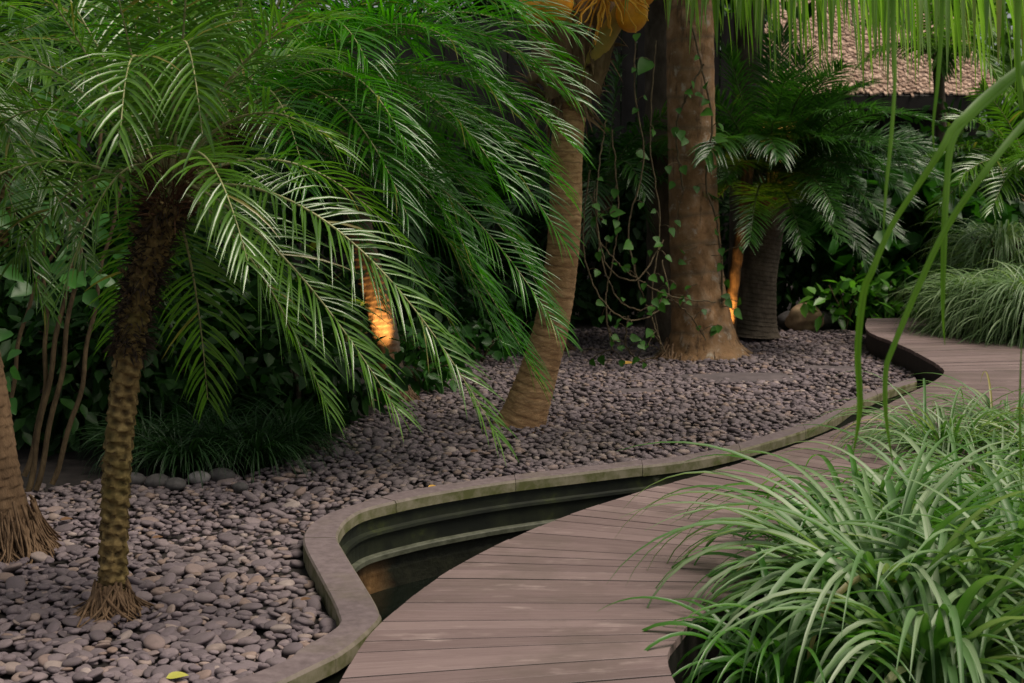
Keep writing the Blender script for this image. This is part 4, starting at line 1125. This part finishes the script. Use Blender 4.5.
ribbon([(893, -60, 0), (893, 20, 0), (895, 80, -.02), (891, 140, -.03), (886, 190, -.04), (883, 240, -.05)], [x * px for x in (13, 13, 10, 7, 8, 6, 1)], 3.3)
ribbon([(1060, 40, .1), (1024, 66, .05), (985, 98, 0), (963, 119, -.04), (951, 131, -.05), (943, 148, -.06), (922, 180, -.06), (892, 226, -.06), (872, 272, -.06), (864, 292, -.05), (858, 350, -.03), (860, 408, 0), (853, 455, .03)], [x * px for x in (15, 17, 19, 15, 13, 12, 14, 13, 12, 1)], 3.3)
ribbon([(1070, 80, .1), (1024, 124, .05), (985, 172, 0), (948, 226, 0), (918, 288, 0), (893, 348, 0), (886, 370, 0), (886, 415, 0), (893, 465, .02)], [x * px for x in (14, 14, 13, 13, 13, 11, 9, 1)], 3.25)
ribbon([(1024, 70, .1), (980, 108, .02), (954, 138, -.02), (947, 190, -.03), (944, 250, -.03), (943, 310, -.02), (945, 345, 0)], [x * px for x in (13, 15, 15, 15, 13, 9, 1)], 3.4)
ribbon([(944, -60, 0), (942, 20, 0), (938, 80, 0), (933, 130, 0), (936, 160, 0)], [x * px for x in (9, 10, 9, 6, 1)], 3.4)
ribbon([(1018, -60, 0), (1019, 0, 0), (1018, 60, 0), (1022, 110, 0)], [x * px for x in (12, 13, 12, 8)], 3.3)
ribbon([(1022, 330, 0), (1020, 400, 0), (1021, 470, 0), (1022, 500, 0)], [x * px for x in (1, 4, 5, 1)], 3.3)
mb = MB(); P = catmull([at(860, -90, 3.3), at(950, -80, 3.35), at(1050, -40, 3.4), at(1150, 60, 3.5), at(1210, 240, 3.6)], 30)
tube(mb, P, np.linspace(.007, .02, 30), 8); mb.build('midrib', M['rib'], t)

# hut with shingled roof
hx0, hx1, hy, ez, rz_, ry = at(742, 97, 22)[0], at(1000, 97, 22)[0], 22.0, 2.84, 5.6, 26.0
hut = thing('garden_hut', 'hut with a sunlit brown shingled roof and dark eaves behind the palms', 'hut', ((hx0 + hx1) / 2, 24, -.05))
mb = MB()
rows = 80
for k in range(rows):
    v = k / rows
    y = hy + (ry - hy) * v; z = ez + (rz_ - ez) * v
    xa = hx0 + 1.7 * v; xb = hx1 - .4 * v
    x = xa - rng.uniform(0, .1)
    while x < xb:
        w = rng.uniform(.02, .07)
        dz = rng.uniform(0, .04); ov = rng.uniform(-.05, .08)
        L_ = .16
        ty, tz = (ry - hy), (rz_ - ez); nn = math.hypot(ty, tz); ty /= nn; tz /= nn
        p = np.array([[x, y - ov * ty, z - ov * tz + dz + .02], [x + w - .006, y - ov * ty, z - ov * tz + dz + .02], [x + w - .006, y + L_ * ty, z + L_ * tz + .004], [x, y + L_ * ty, z + L_ * tz + .004]])
        q = p.copy(); q[:2, 2] -= .022
        mb.add(np.vstack([p, q]), [[0, 1, 2, 3], [4, 5, 1, 0]])
        x += w
mb.build('roof', M['roof'], hut, smooth=False)
mb = MB()
V = np.array([[hx0, hy, ez - .02], [hx1, hy, ez - .02], [hx1 - .4, ry, rz_ - .02], [hx0 + 1.7, ry, rz_ - .02], [hx1, 30, ez - .02], [hx0, 30, ez - .02]])
mb.add(V, [[0, 1, 2, 3], [3, 2, 4, 5]]); mb.add(V, [[0, 3, 5]]); mb.add(V, [[1, 4, 2]])
mb.build('roof_underside', M['dark'], hut, smooth=False)
mb = MB(); box(mb, ((hx0 + hx1) / 2, hy + .02, ez - .13), (hx1 - hx0, .05, .2)); mb.build('fascia', M['dark'], hut, smooth=False)
for x in (hx0 + .3, (hx0 + hx1) / 2 + .35, hx1 - .3):
    mb = MB(); box(mb, (x, hy + .35, 1.33), (.16, .16, 2.76)); mb.build('post', M['dark'], hut, smooth=False)
mb = MB(); box(mb, ((hx0 + hx1) / 2, 24.5, 1.4), (hx1 - hx0 - .3, .1, 2.8)); mb.build('wall', M['dark'], hut, smooth=False)

# bright feathery palm by the roof
tr_, e_ = back_trunk('bright slender palm in front of the shingled roof', [(946, 330), (944, 230), (942, 140), (938, 64)], 18.5, .07, 'greytrunk', 'palm', 'slender_palm')
for k, (x, y, ar) in enumerate([(862, 62, .5), (940, 70, .5), (870, 20, .5), (930, 10, .4), (985, 30, .5), (1010, 100, .8), (845, -20, .4), (960, -40, .4), (900, -70, .3), (1030, -10, .5)]):
    frond(tr_, e_, at(x, y, 18 + rng.uniform(-.6, .6)), ar, 40, .42, .036, leaf='bright', sag=1.0, rr=.014)

# fallen leaves
for k, (x, y, l, m_, lab) in enumerate([(166, 678, .075, 'fallen1', 'yellow-green fallen leaf on the pebbles at the bottom edge'), (622, 364, .12, 'fallen2', 'yellow fallen leaf on the pebbles left of the thick trunk'), (428, 487, .05, 'fallen2', 'small brown-yellow fallen leaf by the pond coping'), (152, 538, .05, 'fallen3', 'small brown fallen leaf on the pebbles right of the slender palm'), (60, 520, .06, 'fallen3', 'small brown fallen leaf beside the rooty trunk at the left edge'), (470, 452, .06, 'fallen3', 'small brown fallen leaf on the pebbles below the frond tip'), (300, 600, .045, 'fallen3', 'small brown fallen leaf on the pebbles near the coping bend')]):
    if 'fallen1' not in M:
        M['fallen1'] = plain_mat('fallen_green', (.3, .3, .05), (.42, .4, .08), .6, 20); M['fallen3'] = plain_mat('fallen_brown', (.1, .05, .025), (.2, .11, .05), .7, 20); M['fallen2'] = plain_mat('fallen_yellow', (.4, .22, .04), (.55, .33, .06), .6, 20)
    g = gr(x, y, .02); mb = MB()
    blades(mb, g, np.array([[1, .3, .25]]), np.array([[0, -.3, 1.0]]), l, l * .5, .4, 6, 'leaf', .2)
    tag(mb.build('fallen_leaf', M[m_], loc=g), lab, 'leaf', 'fallen leaves')

# garden uplights
def uplight(label, p, target, watts, ang=60):
    p = np.asarray(p, float); d = nz(np.asarray(target) - p)
    t = thing('garden_uplight', label, 'lamp', (p[0], p[1], 0), 'garden uplights')
    mb = MB(); tube(mb, np.array([p - d * .1, p - d * .02, p, p + d * .025]), [.03, .045, .048, .048], 16); mb.build('lamp_head', M['lamp'], t)
    mb = MB(); tube(mb, np.array([[p[0], p[1], -.05], p - d * .06]), .012, 8); mb.build('stake', M['lamp'], t)
    mb = MB(); tube(mb, np.array([p + d * .026, p + d * .028]), [.04, .04], 16); mb.build('lens', M['glow'], t)
    l = bpy.data.lights.new('uplight_bulb', 'SPOT'); l.energy = watts; l.color = (1, .45, .12); l.spot_size = math.radians(ang); l.spot_blend = 1.0; l.shadow_soft_size = .04
    o = bpy.data.objects.new('uplight_bulb', l); COL.objects.link(o)
    o.parent = t; o.location = Vector((p + d * .05) - np.array([p[0], p[1], 0])); o.rotation_euler = Vector(d).to_track_quat('-Z', 'Y').to_euler()
    return t
uplight('small garden lamp at the foot of the lit palm trunk', at(396, 372, 10.3), at(377, 316, Y3 - .08), 120, 40)
uplight('small garden lamp at the foot of the slim orange trunk', at(728, 338, 13.42), at(741, 240, 13.53), 110, 60)

# ------------------------------------------------------------------ camera, light
cam = bpy.data.cameras.new('camera'); co = bpy.data.objects.new('camera', cam); COL.objects.link(co)
co.location = CAM; co.rotation_euler = (PI / 2 - PITCH, 0, 0)
cam.lens = 50; cam.sensor_width = 36; cam.clip_end = 2000; cam.clip_start = .05
cam.dof.use_dof = True; cam.dof.focus_distance = 6.6; cam.dof.aperture_fstop = 5.6
SC.camera = co

EL, AZ = math.radians(62), math.radians(105)        # veiled sun, high on the right
w = bpy.data.worlds.new('World'); SC.world = w; w.use_nodes = True
nt = w.node_tree; bg = nt.nodes['Background']
sky = nt.nodes.new('ShaderNodeTexSky'); sky.sky_type = 'NISHITA'; sky.sun_disc = False
sky.sun_elevation = EL; sky.sun_rotation = AZ; sky.dust_density = 3.0
hs = nt.nodes.new('ShaderNodeHueSaturation'); hs.inputs['Saturation'].default_value = .12
nt.links.new(sky.outputs[0], hs.inputs['Color']); nt.links.new(hs.outputs[0], bg.inputs[0])
bg.inputs[1].default_value = .068
sun = bpy.data.lights.new('sun', 'SUN'); sun.energy = 2.8; sun.angle = math.radians(32); sun.color = (1, .88, .75)
so = bpy.data.objects.new('sun', sun); COL.objects.link(so)
sd_ = Vector((math.sin(AZ) * math.cos(EL), math.cos(AZ) * math.cos(EL), math.sin(EL)))
so.rotation_euler = (-sd_).to_track_quat('-Z', 'Y').to_euler()
so.location = (0, 0, 20)
SC.view_settings.view_transform = 'Standard'; SC.view_settings.look = 'None'
SC.view_settings.exposure = 0.48; SC.view_settings.gamma = 1
SC.render.engine = 'CYCLES'
SC.cycles.max_bounces = 8; SC.cycles.transparent_max_bounces = 8
SC.cycles.sample_clamp_indirect = 4
SC.cycles.use_denoising = True
